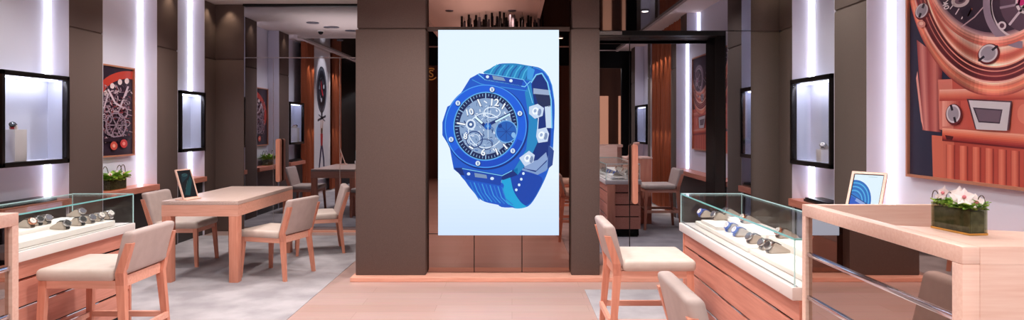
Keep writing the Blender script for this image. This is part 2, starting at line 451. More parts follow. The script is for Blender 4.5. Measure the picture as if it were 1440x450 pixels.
# mirror wall by the table: panels divided by seams, one of them a door with a handle
def mirror_panel(name, x0, x1, y, z0, z1, label, th=.03, m='mirror'):
    bm = BM(); box(bm, (x0+.003, y, z0+.003), (x1-.003, y+th, z1-.003))
    o = struct(name, bm, M[m], label, 'mirror'); return o
ZL = 2.37
door1 = mirror_panel('door_1', -3.26, -2.35, YML, .02, ZL, 'grey mirror door with a timber pull handle behind the long table')
mirror_panel('wall_mirror', -3.66, -3.26, YML, .02, ZL, 'narrow grey mirror panel beside the corner pilaster')
mirror_panel('wall_mirror', -2.35, -1.462, YML, .02, ZL, 'grey mirror panel between the mirror door and the wide pillar face')
mirror_panel('wall_mirror', -3.66, -1.462, YML, ZL, ZC-.02, 'grey mirror panel above the mirror door up to the ceiling')
bm = BM()
for x in (-3.26, -2.35): box(bm, (x-.004, YML-.002, .02), (x+.004, YML+.02, ZL))
box(bm, (-3.66, YML-.003, ZL-.006), (-1.462, YML+.02, ZL+.006))
struct('trim_6', bm, M['steel'], 'thin metal seams of the grey mirror wall behind the table', 'trim')
bm = BM(); box(bm, (-3.66, YML-.04, ZC-.03), (-1.46, YML, ZC-.001)); struct('trim_7', bm, M['black'], 'black shadow gap above the grey mirror wall', 'trim')
def pull_handle(parent, x, y, z0, z1, face=-1):
    """flat timber capsule standing out from the mirror, black plate behind it"""
    bm = BM(); r = .028; n = 10; prof = []
    for k in range(n+1): a = PI*k/n; prof.append((math.cos(a)*r, z1-r+math.sin(a)*r))
    for k in range(n+1): a = PI + PI*k/n; prof.append((math.cos(a)*r, z0+r+math.sin(a)*r))
    prism(bm, [(px+x, pz) for px, pz in prof], y-.11, y-.03)
    h = obj('handle', bm, M['wood_z'], parent)
    bm = BM()
    for z in (z0+.1, z1-.1): box(bm, (x-.012, y-.035, z-.02), (x+.012, y, z+.02))
    obj('handle_mount', bm, M['gold'], h)
pull_handle(door1, -3.16, YML, .68, 1.265)
# recess beside the pillar
door2 = mirror_panel('door_2', 1.18, 2.04, YM2, .03, ZJ-.02, 'grey mirror door with a timber pull handle in the black recess')
mirror_panel('wall_mirror', .82, 1.18, YM2, .04, ZJ-.02, 'grey mirror panel between the narrow pillar face and the mirror door')
mirror_panel('wall_mirror', .82, 2.287, YM1, ZJ, ZC-.001, 'grey mirror panel above the black recess')
mirror_panel('wall_mirror', 2.04, 2.287, YM1, .03, ZJ, 'narrow grey mirror strip between the black recess and the corner pilaster')
bm = BM()
box(bm, (2.035, YM1, .0), (2.045, YM2+.02, ZJ)); box(bm, (.82, YM1, ZJ-.02), (2.045, YM2+.02, ZJ+.001)); box(bm, (.82, YM1-.012, ZJ-.045), (2.04, YM1+.02, ZJ))
struct('trim_8', bm, M['black'], 'black lacquer reveal round the mirrored recess', 'trim')
bm = BM(); box(bm, (.82, YM1-.016, ZJ-.04), (1.05, YM1-.006, ZJ-.005)); struct('trim_9', bm, M['steel'], 'pale metal band on the head of the recess next to the pillar', 'trim')
pull_handle(door2, 1.215, YM2, .665, 1.255)
bm = BM(); box(bm, (1.176, YM2-.002, .03), (1.184, YM2+.01, ZJ-.02)); struct('trim_10', bm, M['black'], 'dark seam of the mirror door in the recess', 'trim')

# ---- shop front behind the camera (only seen in the mirrors)
bm = BM()
for x0, x1 in ((-4.3, -3.7), (2.42, 2.9)): box(bm, (x0, YB-.1, 0), (x1, YB, ZC))
box(bm, (-3.7, YB-.1, 2.72), (2.42, YB, ZC))
struct('wall_front', bm, M['black'], 'black shop front portal behind the camera', 'wall')
bm = BM(); box(bm, (-4.4, -5.5, 0), (4.6, -5.4, ZC)); bm2 = BM(); box(bm2, (-4.4, -5.5, ZC), (4.6, YB-.1, ZC+.1)); struct('ceiling_mall', bm2, M['ceiling'], 'mall ceiling outside the shop front', 'ceiling')
bm2 = BM(); box(bm2, (-4.4, -5.5, -.1), (4.6, YB-.1, 0)); struct('floor_mall', bm2, M['floor'], 'mall floor outside the shop front', 'floor')
struct('wall_mall', bm, M['mall'], 'brown mall wall outside the shop front', 'wall')
for k, (x, hw, nm) in enumerate(((-3.2, .2, 'beside the table side portal post'), (-1.2, .16, 'opposite the middle of the shop front'), (2.62, .12, 'opposite the desk side portal post'), (3.12, .09, 'at the end of the mall wall'))):
    o = boxobj('mall_lightbox', (x-hw, -5.39, .001), (x+hw, -5.36, 2.3), M['mall_light']); tag(o, 'upright warm glowing panel on the mall wall ' + nm, 'light')
cu = bpy.data.curves.new('tmp', 'FONT'); cu.body = 'S'; cu.align_x = 'CENTER'; cu.align_y = 'CENTER'; cu.size = .22; cu.extrude = .012
o = bpy.data.objects.new('tmp', cu); C.objects.link(o); bpy.context.view_layer.update()
me = bpy.data.meshes.new_from_object(o.evaluated_get(bpy.context.evaluated_depsgraph_get())); bpy.data.objects.remove(o)
t = thing('hanging_sign', 'round gold letter sign hanging in the shop front, seen in the bronze mirror', 'sign', (-1.69, YB+.12, 2.53))
me.materials.append(M['gold_lit']); o = bpy.data.objects.new('letter', me); C.objects.link(o); o.parent = t; o.rotation_euler = (PI/2, 0, 0)
bm = BM(); tube(bm, [(.12*math.cos(a*PI/16), 0, .12*math.sin(a*PI/16)) for a in range(5, 30)], .011, 8); obj('ring', bm, M['gold_lit'], t, smooth=True)
bm = BM(); tube(bm, [(-.08, 0, .09), (-.08, 0, .185), (.08, 0, .185), (.08, 0, .09)], .005, 6); br = obj('bracket', bm, M['black'], t)
bm = BM(); bar(bm, (0, -.12, .195), (0, .01, .195), .012); obj('bracket_arm', bm, M['black'], br)
# ================================================================== LIGHTS
def spot(x, y, z, e, col=(1, .93, .88), size=2.3, blend=.7, r=.05, tgt=None):
    d = bpy.data.lights.new('downlight_or_fill_spot', 'SPOT'); d.energy = e; d.color = col; d.spot_size = size; d.spot_blend = blend; d.shadow_soft_size = r
    o = bpy.data.objects.new('downlight_or_fill_spot', d); C.objects.link(o); o.location = (x, y, z)
    if tgt:
        v = Vector(tgt) - Vector((x, y, z)); o.rotation_euler = v.to_track_quat('-Z', 'Y').to_euler()
    return o
E = 105
DL = [(-.9, .3), (.0, .3), (-.9, 3.0), (.0, 3.0), (-.9, 4.9), (.0, 4.9),
      (-3.2, .5), (-2.0, .3), (-3.3, 3.2), (-2.0, 3.0), (-3.3, 5.2), (-2.1, 5.0), (-3.1, 6.75), (-2.1, 7.6),
      (.9, .3), (1.9, .3), (.9, 3.1), (1.9, 3.1), (.9, 4.9), (1.9, 4.9)]
SPOTS = {}
for i, (x, y) in enumerate(DL):
    spot(x, y, ZC-.03, E*(1.35 if y < 2 and x > .5 else 1.05 if y < 2 else 1.15 if (x, y) == (-3.1, 6.75) else .6 if (x, y) == (-2.1, 7.6) else .95), (1, .95, .92), r=.03)
def downlight(label, grp, lens, pts):
    t = thing('ceiling_downlight', label, 'light', (0, 0, 0), 0, grp)
    bm = BM(); cyl(bm, (0, 0), .055, -.014, 0, 20, 0, .06); obj('bezel', bm, M['smoke'], t)
    bm = BM(); cyl(bm, (0, 0), .042, -.016, -.013, 20); obj('lens', bm, lens, t)
    for i, (x, y) in enumerate(pts):
        zz = ZC-.0125 if (-3.88 < x < -1.35 and y < 5.72) or .42 < x < 2.25 else ZC
        if i == 0: t.location = (x, y, zz)
        else: dup(t, (x, y, zz), 0)
downlight('small round downlight in the black ceiling panel over the counter side', 'downlights over the counter side', M['lamp'], [p for p in DL if p[0] > .4])
downlight('small round dark recessed downlight over the centre or table side', 'dark recessed downlights', M['blackm'], [p for p in DL if p[0] < .4])
for x in (-2.93, 1.43):
    for y in (3.2, 4.1): spot(x, y, ZC-.03, 28, (1, .97, .95), .55, .5, .03)  # narrow spots without fittings, added to brighten the case platforms
# unseen area lights added below the ceiling to brighten it
for x, y, w_, l_, e_ in ((-.47, 3.0, .7, 5.0, 22), (-2.6, 7.2, 1.6, 1.6, 12)):
    d = bpy.data.lights.new('ceiling_fill', 'AREA'); d.shape = 'RECTANGLE'; d.size = w_; d.size_y = l_; d.energy = e_; d.color = (1, .93, .9)
    o = bpy.data.objects.new('ceiling_fill', d); C.objects.link(o); o.location = (x, y, 2.72); o.rotation_euler = (PI, 0, 0)
# warm grazers at the heads of the pilasters
WARM = (1, .82, .6)
for x, y in ((-3.97, 7.55), (-3.97, 8.5), (-3.97, 6.1)):
    spot(x, y, ZC-.02, 5, WARM, 1.5, .8, .02, (x-.04, y, 0))
spot(-3.85, 8.66, ZC-.02, 5, WARM, 1.5, .8, .02, (-3.85, 8.72, 0))
spot(2.44, 6.06, ZC-.02, 5, WARM, 1.5, .8, .02, (2.44, 6.1, 0))
spot(2.48, 5.95, ZC-.02, 3, WARM, 1.5, .8, .02, (2.52, 5.95, 0))
# unseen spots added outside the shop front as frontal fill
for x in (-3, -1.5, 0, 1.5):
    spot(x, -3.2, 3.05, 60, (1, .93, .9), 2.6, .7, .05, (x, -1.2, 0))
w = bpy.data.worlds.new('world'); bpy.context.scene.world = w; w.use_nodes = True
w.node_tree.nodes['Background'].inputs['Color'].default_value = (.9, .82, .8, 1); w.node_tree.nodes['Background'].inputs['Strength'].default_value = .3

# ================================================================== WALL FURNITURE
def vitrine(side, y0, y1, z0, z1, label, pedestal_y=None):
    """black framed wall showcase in a niche. side -1: table side, +1: desk side"""
    xf = (XL+.02) if side < 0 else (XR-.02); xb = (XLN+.03) if side < 0 else (XRN-.03)
    t = thing('wall_showcase', label, 'showcase', ((xf+xb)/2, (y0+y1)/2, z0))
    ox, oy, oz = t.location
    X = lambda a, b: (min(a, b)-ox, max(a, b)-ox)
    def bx(name, xa, xb_, ya, yb, za, zb, m, parent=t, bev=0):
        x = X(xa, xb_); return boxobj(name, (x[0], ya-oy, za-oz), (x[1], yb-oy, zb-oz), m, parent, bev)
    fw = .04; bm = BM(); x = X(xf, xf+side*.05)
    for ya, yb, za, zb in ((y0, y1, z1-fw, z1), (y0, y1, z0, z0+fw), (y0, y0+fw*.8, z0, z1), (y1-fw*.8, y1, z0, z1)):
        box(bm, (x[0], ya-oy, za-oz), (x[1], yb-oy, zb-oz), .003)
    obj('frame', bm, M['blackm'], t, smooth=True)
    bm = BM(); x = X(xf+side*.02, xb)
    box(bm, (X(xb, xb+side*.02)[0], y0-oy, 0), (X(xb, xb+side*.02)[1], y1-oy, z1-z0))
    box(bm, (x[0], y0+.002-oy, .002), (x[1], y0+.02-oy, z1-z0-.002)); box(bm, (x[0], y1-.02-oy, .002), (x[1], y1-.002-oy, z1-z0-.002))
    box(bm, (x[0], y0+.002-oy, .002), (x[1], y1-.002-oy, .04)); box(bm, (x[0], y0+.002-oy, z1-z0-.04), (x[1], y1-.002-oy, z1-z0-.002))
    obj('cabinet_box', bm, M['niche'], t)
    xs = X(xf+side*.07, xf+side*.11)
    boxobj('added_light_bar', (xs[0], y0+.06-oy, z1-z0-.052), (xs[1], y1-.06-oy, z1-z0-.041), M['fill_glow'], t)  # added glowing bar that brightens the showcase inside
    xs = X(xf+side*.012, xf+side*.018)
    boxobj('glass_pane', (xs[0], y0+.04-oy, .05), (xs[1], y1-.04-oy, z1-z0-.05), M['glass_clear'], t)
    return t
vitrine(-1, 5.06, 5.835, 1.10, 1.885, 'black framed wall showcase with a red watch on a white stand')
vitrine(-1, 7.80, 8.425, 1.115, 1.875, 'empty black framed wall showcase above the table tablet')
vitrine(1, 5.105, 5.85, 1.09, 1.855, 'black framed wall showcase with a silver watch on a white stand')
vitrine(1, -.4, .7, 1.09, 1.855, 'black framed wall showcase beside the copper curtain, seen in the recess mirror')

def ledge(side, y0, y1, label, tray=None):
    xf = (XL+.035) if side < 0 else (XR-.035); xb = XLN+.002 if side < 0 else XRN-.002
    t = thing('wall_ledge', label, 'ledge', ((xf+xb)/2, (y0+y1)/2, 0)); ox, oy, _ = t.location
    bm = BM(); box(bm, (min(xf, xb)-ox, y0-oy, .71), (max(xf, xb)-ox, y1-oy, .775), .003); obj('ledge_top', bm, M['ledge'], t)
    xf2 = xf + side*.06
    bm = BM(); box(bm, (min(xf2, xb)-ox, y0-oy, 0), (max(xf2, xb)-ox, y1-oy, .71)); obj('base_cabinet', bm, M['dark'], t)
    return t
ledge(-1, 5.03, 5.848, 'timber wall ledge below the showcase with the red watch')
ledge(-1, 6.345, 7.30, 'timber wall ledge carrying the small planter')
ledge(-1, 7.765, 8.43, 'timber wall ledge below the empty showcase')
ledge(1, 5.095, 5.85, 'timber wall ledge below the showcase with the silver watch')
ledge(1, 2.86, 4.62, 'timber wall ledge below the large watch poster')
ledge(1, -.48, .75, 'timber wall ledge below the showcase seen in the recess mirror')
# black glossy trays on ledges
def ledge_tray(x0, x1, y0, y1, label):
    t = thing('display_tray', label, 'tray', ((x0+x1)/2, (y0+y1)/2, .776))
    hx, hy = (x1-x0)/2, (y1-y0)/2
    boxobj('tray_base', (-hx, -hy, 0), (hx, hy, .022), M['blackm'], t, .004)
    boxobj('tray_lid', (-hx+.008, -hy+.008, .0225), (hx-.008, hy-.008, .034), M['black'], t, .004)
ledge_tray(2.56, 2.73, 5.13, 5.62, 'flat black glossy tray on the ledge below the silver watch showcase')
ledge_tray(-4.22, -4.05, 5.1, 5.7, 'flat black glossy tray on the ledge below the red watch showcase')

# copper curtains behind the camera, seen in the mirrors
def curtain(x, y0, y1, label):
    bm = BM(); n = int((y1-y0)/.012); rows = []
    for k in range(n+1):
        y = y0 + (y1-y0)*k/n; dx = .042*math.sin(y*2*PI/.105) + .008*math.sin(y*2*PI/.31)
        rows.append((bm.verts.new((x+dx, y, .03)), bm.verts.new((x+dx, y, ZC-.01))))
    for a, b in zip(rows, rows[1:]): bm.faces.new((a[0], b[0], b[1], a[1]))
    tag(obj('curtain', bm, M['copper'], smooth=True), label, 'curtain')
curtain(XL-.03, 4.38, 5.03, 'narrow copper pleated curtain behind the camera next to the showcase, seen in the table mirror')
curtain(XL-.03, 2.3, 3.08, 'copper pleated curtain behind the camera beyond the tall poster, seen in the table mirror')
curtain(XR+.06, 1.0, 2.46, 'wide copper pleated curtain behind the camera, seen in the recess mirror')
for xx, tx, ys in ((XL+.12, XL-.06, (4.5, 4.75, 2.5, 2.75, 3.0)), (XR-.12, XR+.06, (1.2, 1.5, 1.8, 2.1, 2.35))):
    for yy in ys: (spot(xx, yy, 2.75, 42, (1, .78, .55), .9, .5, .02, (tx, yy, 2.2)), spot(xx, yy, 1.5, 16, (1, .78, .55), .9, .5, .02, (tx, yy, 1.0)))
for zz in (2.6, 1.6, .9): spot(-3.3, 3.72, ZC-.05, 40, (1, .97, .97), .9, .6, .03, (XL, 3.72, zz))  # fill spots without a fitting, added to brighten the tall poster
# dark glass wall further back
bm = BM(); box(bm, (XLN, YB, 0), (XL-.02, 2.28, ZC)); struct('wall_panel', bm, M['black'], 'glossy black wall panel behind the camera on the table side', 'wall')

# ================================================================== PICTURES
def frame_on_wall(t, xw, sgn, y0, y1, z0, z1, w, m, proud=.02):
    bm = BM()
    for ya, yb, za, zb in ((y0-w, y1+w, z1, z1+w), (y0-w, y1+w, z0-w, z0), (y0-w, y0, z0, z1), (y1, y1+w, z0, z1)):
        box(bm, (min(xw, xw+sgn*proud), ya, za), (max(xw, xw+sgn*proud), yb, zb))
    obj('frame', bm, m, t)
# ---- large rose gold watch poster, authored in the photograph's own units on the wall plane
XP = XRN-.014
PB = (3.20, 4.396, 1.105, 2.44)
cv = Canvas(); NAVY = (44, 44, 66); PL = (226, 160, 146); CO = (206, 88, 72); DC = (128, 44, 46); LT = (240, 190, 176); DK = (62, 28, 40)
cv.poly([(1200, -160), (1640, -160), (1640, 420), (1200, 420)], NAVY); cv.up()
# strap with ribs
cv.lgrad((1311, 190), (1560, 214), (1560, 330), (1314, 300), [(0, (196, 90, 72)), (.06, (222, 128, 104)), (.14, (176, 72, 60)), (.5, (196, 84, 68)), (1, (170, 64, 56))]); cv.up()
for k in range(13):
    x = 1331 + k*18.2; y = 203 + k*1.7
    cv.lgrad((x, y), (x+13, y+1), (x+13, 330), (x, 330), [(0, (150, 50, 46)), (.12, (212, 108, 86)), (.45, (226, 128, 104)), (.8, (196, 86, 68)), (1, (120, 38, 38))], 10)
cv.up()
# case side block
cv.lgrad((1290, 56), (1326, 84), (1324, 186), (1298, 183), [(0, (150, 64, 66)), (.2, (214, 140, 132)), (.42, (164, 72, 72)), (.7, (206, 120, 110)), (1, (112, 40, 46))]); cv.up()
cv.poly([(1291, 100), (1300, 183), (1296, 170), (1289, 110)], (232, 160, 148)); cv.up()
cv.lgrad((1320, 112), (1560, 104), (1560, 222), (1322, 182), [(0, (222, 138, 122)), (.15, (190, 78, 68)), (.4, (214, 110, 92)), (1, (198, 88, 74))], 12); cv.up()
cv.lgrad((1322, 126), (1322, 142), (1560, 138), (1560, 120), [(0, (236, 176, 158)), (.5, (222, 120, 98)), (1, (176, 64, 56))], 8)
cv.lgrad((1326, 180), (1326, 198), (1560, 222), (1560, 198), [(0, (240, 176, 152)), (.4, (226, 112, 84)), (.8, (160, 52, 48)), (1, (96, 30, 34))], 8)
cv.lgrad((1326, 142), (1352, 142), (1352, 176), (1326, 178), [(0, (236, 164, 148)), (.6, (206, 110, 96)), (1, (170, 66, 60))], 8); cv.up()
cv.poly([(1330, 190), (1342, 192), (1340, 197), (1332, 196)], (80, 28, 34)); cv.up()
# bezel bowls: nested ellipses about a centre high up
CX, CY = 1400, -60; bc = (CX, CY)
rip = lambda q: 1 + .16*math.sin(math.radians(q[0]*5.3)) + .10*math.sin(math.radians(q[0]*11.7+70)) + .06*math.sin(q[1]*19)
cv.rgrad(bc, (126, 196), (116, 170), [(0, (150, 60, 58)), (.3, (238, 150, 120)), (.5, (214, 104, 84)), (.75, (246, 196, 172)), (1, (176, 74, 68))], 10, 175, 60, 10, rip); cv.up()
cv.rgrad(bc, (120, 177), (103, 155), [(0, (236, 170, 156)), (.1, (186, 90, 84)), (.2, (96, 36, 44)), (.55, (120, 50, 54)), (.75, (84, 30, 40)), (1, (110, 44, 48))], 10, 185, 72, 14, rip); cv.up()
for r_, w_, c_ in (((120, 177), 1.6, (240, 180, 166)), ((112, 168), 1.0, (206, 120, 110)), ((107, 161), 1.2, (222, 140, 126))): cv.ring(CX, CY, r_[0], r_[1], w_, c_, 0, 72, 10, 190, w_*1.6)
cv.up()
cv.rgrad(bc, (103, 155), (97, 112), [(0, (222, 120, 98)), (.08, (248, 206, 188)), (.2, (226, 128, 104)), (.36, (186, 80, 70)), (.5, (240, 168, 146)), (.62, (250, 208, 190)), (.72, (214, 110, 92)), (.88, (188, 84, 76)), (1, (236, 176, 166))], 5, 200, 80, 20, rip); cv.up()
cv.ell(CX, CY, 97, 112, (58, 40, 56), 0, 64); cv.up()
cv.rgrad(bc, (97, 112), (94, 106), [(0, (206, 160, 160)), (1, (120, 86, 100))], 0, 200, 60, 3); cv.up()
# minute track and dial bits
for k in range(16):
    a = math.radians(95 + k*6.5); x, y = CX + 90*math.cos(a), CY + 101*math.sin(a); x2, y2 = CX + 82*math.cos(a), CY + 91*math.sin(a)
    if k > 3: cv.line([(x, y), (x2, y2)], 1.4, (226, 210, 216))
cv.text('40', 1331, 8, 11, (236, 222, 226), 68)
cv.ell(1352, 1, 13, 9, (206, 186, 190), -15); cv.up(); cv.ell(1352, 1, 8, 4.5, (120, 90, 104), -15); cv.up(); cv.ell(1353, 1, 4, 2, (60, 40, 56), -15)
cv.poly([(1352, 16), (1366, 8), (1372, 22), (1358, 30)], (40, 26, 44)); cv.line([(1348, 42), (1372, 24), (1388, 6), (1400, -10)], 1.6, (190, 160, 170)); cv.line([(1363, 22), (1368, 12)], 2.2, (220, 130, 104)); cv.up()
cv.ring(1440, 6, 56, 62, 12, (150, 128, 146), 0, 48, 90, 300, 10); cv.ring(1440, 6, 46, 50, 3, (214, 196, 204), 0, 48, 90, 300); cv.up()
cv.ell(1448, 4, 40, 42, (92, 68, 84)); cv.up()
for k in range(9):
    a = k*40 + 10; cv.line([(1446, 4), (1446+38*math.cos(math.radians(a)), 4+40*math.sin(math.radians(a)))], 3.2, (206, 186, 198) if k % 2 else (150, 128, 144))
cv.ell(1411, 36, 6, 6, (216, 200, 208)); cv.ell(1446, 4, 16, 16, (210, 194, 202)); cv.up(); cv.ell(1411, 36, 3.2, 3.4, (90, 60, 76)); cv.ring(1446, 4, 12, 12, 2, (120, 96, 112)); cv.ell(1438, 3, 5, 5, (190, 40, 110)); cv.up()
# the bezel covers the foot of the movement
cv.rgrad(bc, (104, 125), (97, 112), [(0, (200, 96, 84)), (.5, (226, 140, 122)), (1, (240, 184, 174))], 5, 200, 60, 6, rip); cv.up()
# screws
def screw(x, y, rx, ry, rot, slot):
    cv.ell(x+.8, y+1, rx*1.18, ry*1.15, (110, 40, 44), rot); cv.up(); cv.ell(x, y, rx, ry, (206, 196, 202), rot); cv.up()
    cv.ell(x, y, rx*.78, ry*.8, (158, 146, 158), rot); cv.up()
    dx, dy = math.cos(math.radians(slot))*rx*1.2, math.sin(math.radians(slot))*rx*1.2
    cv.line([(x-dx, y-dy), (x-dx*.45, y-dy*.45)], 3.2, (44, 34, 46)); cv.line([(x+dx*.45, y+dy*.45), (x+dx, y+dy)], 3.2, (44, 34, 46)); cv.up()
screw(1298, 15, 8, 11, 30, -70); screw(1392, 75, 14, 12, -35, -38); screw(1343, 160, 10, 13, 0, 75)
cv.ell(1298, 34, 6, 5, (214, 140, 130)); cv.up(); cv.ell(1298, 33, 3, 2.5, LT)
# plate with a grey window
cv.poly([(1362, 139), (1426, 142), (1422, 183), (1374, 181)], (92, 58, 68)); cv.up()
cv.poly([(1365, 141), (1424, 144), (1419, 184), (1376, 182)], (206, 198, 204)); cv.up()
cv.poly([(1371, 151), (1413, 154), (1409, 174), (1379, 172)], (72, 58, 72)); cv.up()
cv.poly([(1374, 153), (1411, 156), (1408, 172), (1380, 170)], (112, 92, 106)); cv.up()
cv.ell(1444, 160, 10, 14, (226, 130, 110)); cv.up()
def wallR(u, v, z):
    Y = F*XP/(u-U0); return Vector((XP-.003-z, Y, H-(v-V0)*Y/F))
t = thing('wall_poster', 'large framed poster of a rose gold watch close up on the desk side wall', 'poster', (0, 0, 0))
# clip in wall units: convert to wall plane first
flat = Canvas()
for pts, c, z in cv.p:
    q = [wallR(max(u, 1010), v, 0) for u, v in pts]; flat.p.append(([(p.y, p.z) for p in q], c, z))
flat.clip(PB[0], PB[2], PB[1], PB[3])
flat.build('printed_picture', lambda u, v, z: Vector((XP-.003-z, u, v)), M['print'], t)
boxobj('backing_board', (XP-.002, PB[0], PB[2]), (XRN-.001, PB[1], PB[3]), M['dark'], t)
frame_on_wall(t, XRN-.001, -1, PB[0], PB[1], PB[2], PB[3], .018, M['copper_frame'], .035)

# ---- small motor watch poster in the planter niche
XQ = XLN+.014; QB = (6.42, 7.14, 1.125, 2.065)
cv = Canvas(); cv.poly([(120, 60), (200, 60), (200, 240), (120, 240)], (46, 32, 46)); cv.up()
cv.ring(178, 150, 50, 50, 11, (190, 62, 48), 0, 40, 150, 285); cv.up()
for a in (190, 212, 234, 254, 270): cv.ell(178+35*math.cos(math.radians(a)), 150+36*math.sin(math.radians(a)), 3, 4, (226, 206, 206))
cv.up(); rnd = random.Random(3)
for k in range(300):
    x, y = rnd.uniform(138, 182), rnd.uniform(118, 196); a = rnd.uniform(0, PI); l = rnd.uniform(2, 8); g = rnd.choice([(150, 124, 138), (110, 84, 100), (190, 168, 176), (86, 52, 66), (140, 56, 60)])
    cv.line([(x, y), (x+l*math.cos(a), y+l*math.sin(a))], rnd.uniform(.6, 1.6), g)
    if k % 12 == 0: cv.up(); cv.ring(rnd.uniform(142, 180), rnd.uniform(128, 190), *(2*[rnd.uniform(2, 5)]), .9, rnd.choice([(150, 128, 142), (96, 72, 88), (180, 160, 170)]), 0, 16); cv.up()
cv.line([(150, 126), (160, 145), (172, 152)], 2.6, (206, 186, 196)); cv.line([(178, 122), (168, 148)], 2.6, (196, 176, 188)); cv.line([(144, 152), (150, 132)], 2, (196, 176, 188)); cv.up()
cv.ring(161, 176, 15, 18, 2, (150, 130, 146)); cv.ring(161, 176, 10, 12, 1.4, (120, 98, 116)); cv.ring(171, 158, 7, 8, 1.4, (170, 148, 160)); cv.ring(150, 168, 5, 6, 1, (170, 148, 160)); cv.up()
for k in range(6): cv.line([(161, 176), (161+13*math.cos(k*1.05), 176+16*math.sin(k*1.05))], 1, (160, 138, 152))
cv.poly([(138, 196), (184, 190), (184, 195), (138, 201)], (40, 26, 40)); cv.up()
cv.ell(158, 205, 5, 6, (206, 84, 70)); cv.ell(172, 202, 5, 6, (196, 60, 60)); cv.up(); cv.ell(158, 205, 2, 2.5, (236, 170, 150)); cv.ell(172, 202, 2, 2.5, (236, 150, 140)); cv.up()
t = thing('wall_poster', 'small framed dark poster of motor gears above the ledge planter', 'poster')
flat = Canvas()
for pts, c, z in cv.p:
    q = []
    for u, v in pts:
        Y = F*XQ/(u-U0); q.append((Y, H-(v-V0)*Y/F))
    flat.p.append((q, c, z))
flat.clip(QB[0], QB[2], QB[1], QB[3])
flat.build('printed_picture', lambda u, v, z: Vector((XQ+.003+z, u, v)), M['print'], t)
boxobj('backing_board', (XLN+.001, QB[0], QB[2]), (XQ+.002, QB[1], QB[3]), M['dark'], t)
frame_on_wall(t, XLN+.001, 1, QB[0], QB[1], QB[2], QB[3], .016, M['copper_frame'], .035)

# ---- tall white poster behind the camera: a man holding up a giant watch (seen in the mirror by the table)
cv = Canvas(); Y0, Y1 = 3.1, 4.36
W_ = lambda a, z: (Y0 + (Y1-Y0)*a, z)          # a 0..1 along the wall, z metres
cv.poly([W_(0, .35), W_(1, .35), W_(1, 3.05), W_(0, 3.05)], (232, 230, 236)); cv.up()
cc = (3.74, 2.22)
cv.ell(*cc, .36, .50, (40, 42, 54)); cv.up(); cv.ring(*cc, .34, .47, .05, (96, 100, 112)); cv.ell(*cc, .25, .36, (24, 24, 32)); cv.up()
rnd = random.Random(5)
for k in range(16): 
    a = rnd.uniform(0, 2*PI); cv.ell(cc[0]+.16*math.cos(a), cc[1]+.22*math.sin(a), .04, .05, rnd.choice([(190, 194, 204), (120, 124, 136), (70, 72, 84)]), 0, 12)
cv.up(); cv.line([(3.74, 2.22), (3.66, 2.1)], .04, (210, 50, 60)); cv.line([(3.74, 2.22), (3.78, 2.4)], .03, (210, 50, 60))
cv.line([(3.74, 1.86), (3.74, 1.62)], .12, (40, 42, 54)); cv.line([(3.45, 1.66), (4.02, 1.56)], .05, (60, 62, 74)); cv.line([(3.5, 1.55), (3.95, 1.68)], .03, (90, 92, 104)); cv.up()
cv.line([(3.80, 1.56), (3.79, 1.3)], .05, (198, 150, 120)); cv.line([(3.66, 1.56), (3.70, 1.3)], .05, (198, 150, 120)); cv.up()
cv.ell(3.745, 1.33, .05, .07, (60, 40, 36)); cv.up()
cv.poly([(3.66, 1.28), (3.84, 1.28), (3.81, .98), (3.68, .98)], (188, 40, 48)); cv.up()
cv.line([(3.71, 1.0), (3.6, .72), (3.58, .48)], .09, (46, 44, 84)); cv.line([(3.78, 1.0), (3.86, .74), (3.94, .48)], .09, (46, 44, 84)); cv.up()
cv.line([(3.58, .48), (3.53, .45)], .08, (30, 60, 60)); cv.line([(3.94, .48), (4.0, .45)], .08, (30, 60, 60))
t = thing('wall_poster', 'tall white poster of a man in red lifting a giant watch, seen mirrored', 'poster')
cv.build('printed_picture', lambda u, v, z: Vector((XL-.035+z, u, v)), M['print'], t)
boxobj('backing_board', (XLN+.001, Y0, .3), (XL-.037, Y1, 3.08), M['white'], t)

# ---- the LED screen
SX0, SX1, SZ0, SZ1, SY = -.685, .435, .422, 2.326, 5.93
scr = thing('digital_screen', 'large upright LED screen showing a blue watch, mounted on the pillar mirror', 'screen', (0, SY, SZ0))
boxobj('screen_body', (SX0, .004, 0), (SX1, .16, SZ1-SZ0), M['black'], scr, .003)
cv = Canvas()
WH = (224, 240, 254)
cv.poly([(616, 42), (786, 42), (786, 331), (616, 331)], WH); cv.up()
# soft vignette of the screen ground: paler middle, bluer lower edge
for k in range(14):
    a = k/13; y0 = 245 + 86*k/14; y1 = 245 + 86*(k+1)/14
    cv.poly([(616, y0), (786, y0), (786, y1), (616, y1)], (int(224-18*a), int(240-14*a), 254))
cv.up()
B0, B1, B2, B3, B4 = (22, 86, 196), (16, 66, 168), (12, 44, 120), (58, 150, 220), (120, 200, 240)
TE = (30, 130, 190)
def P(*a): return list(a)
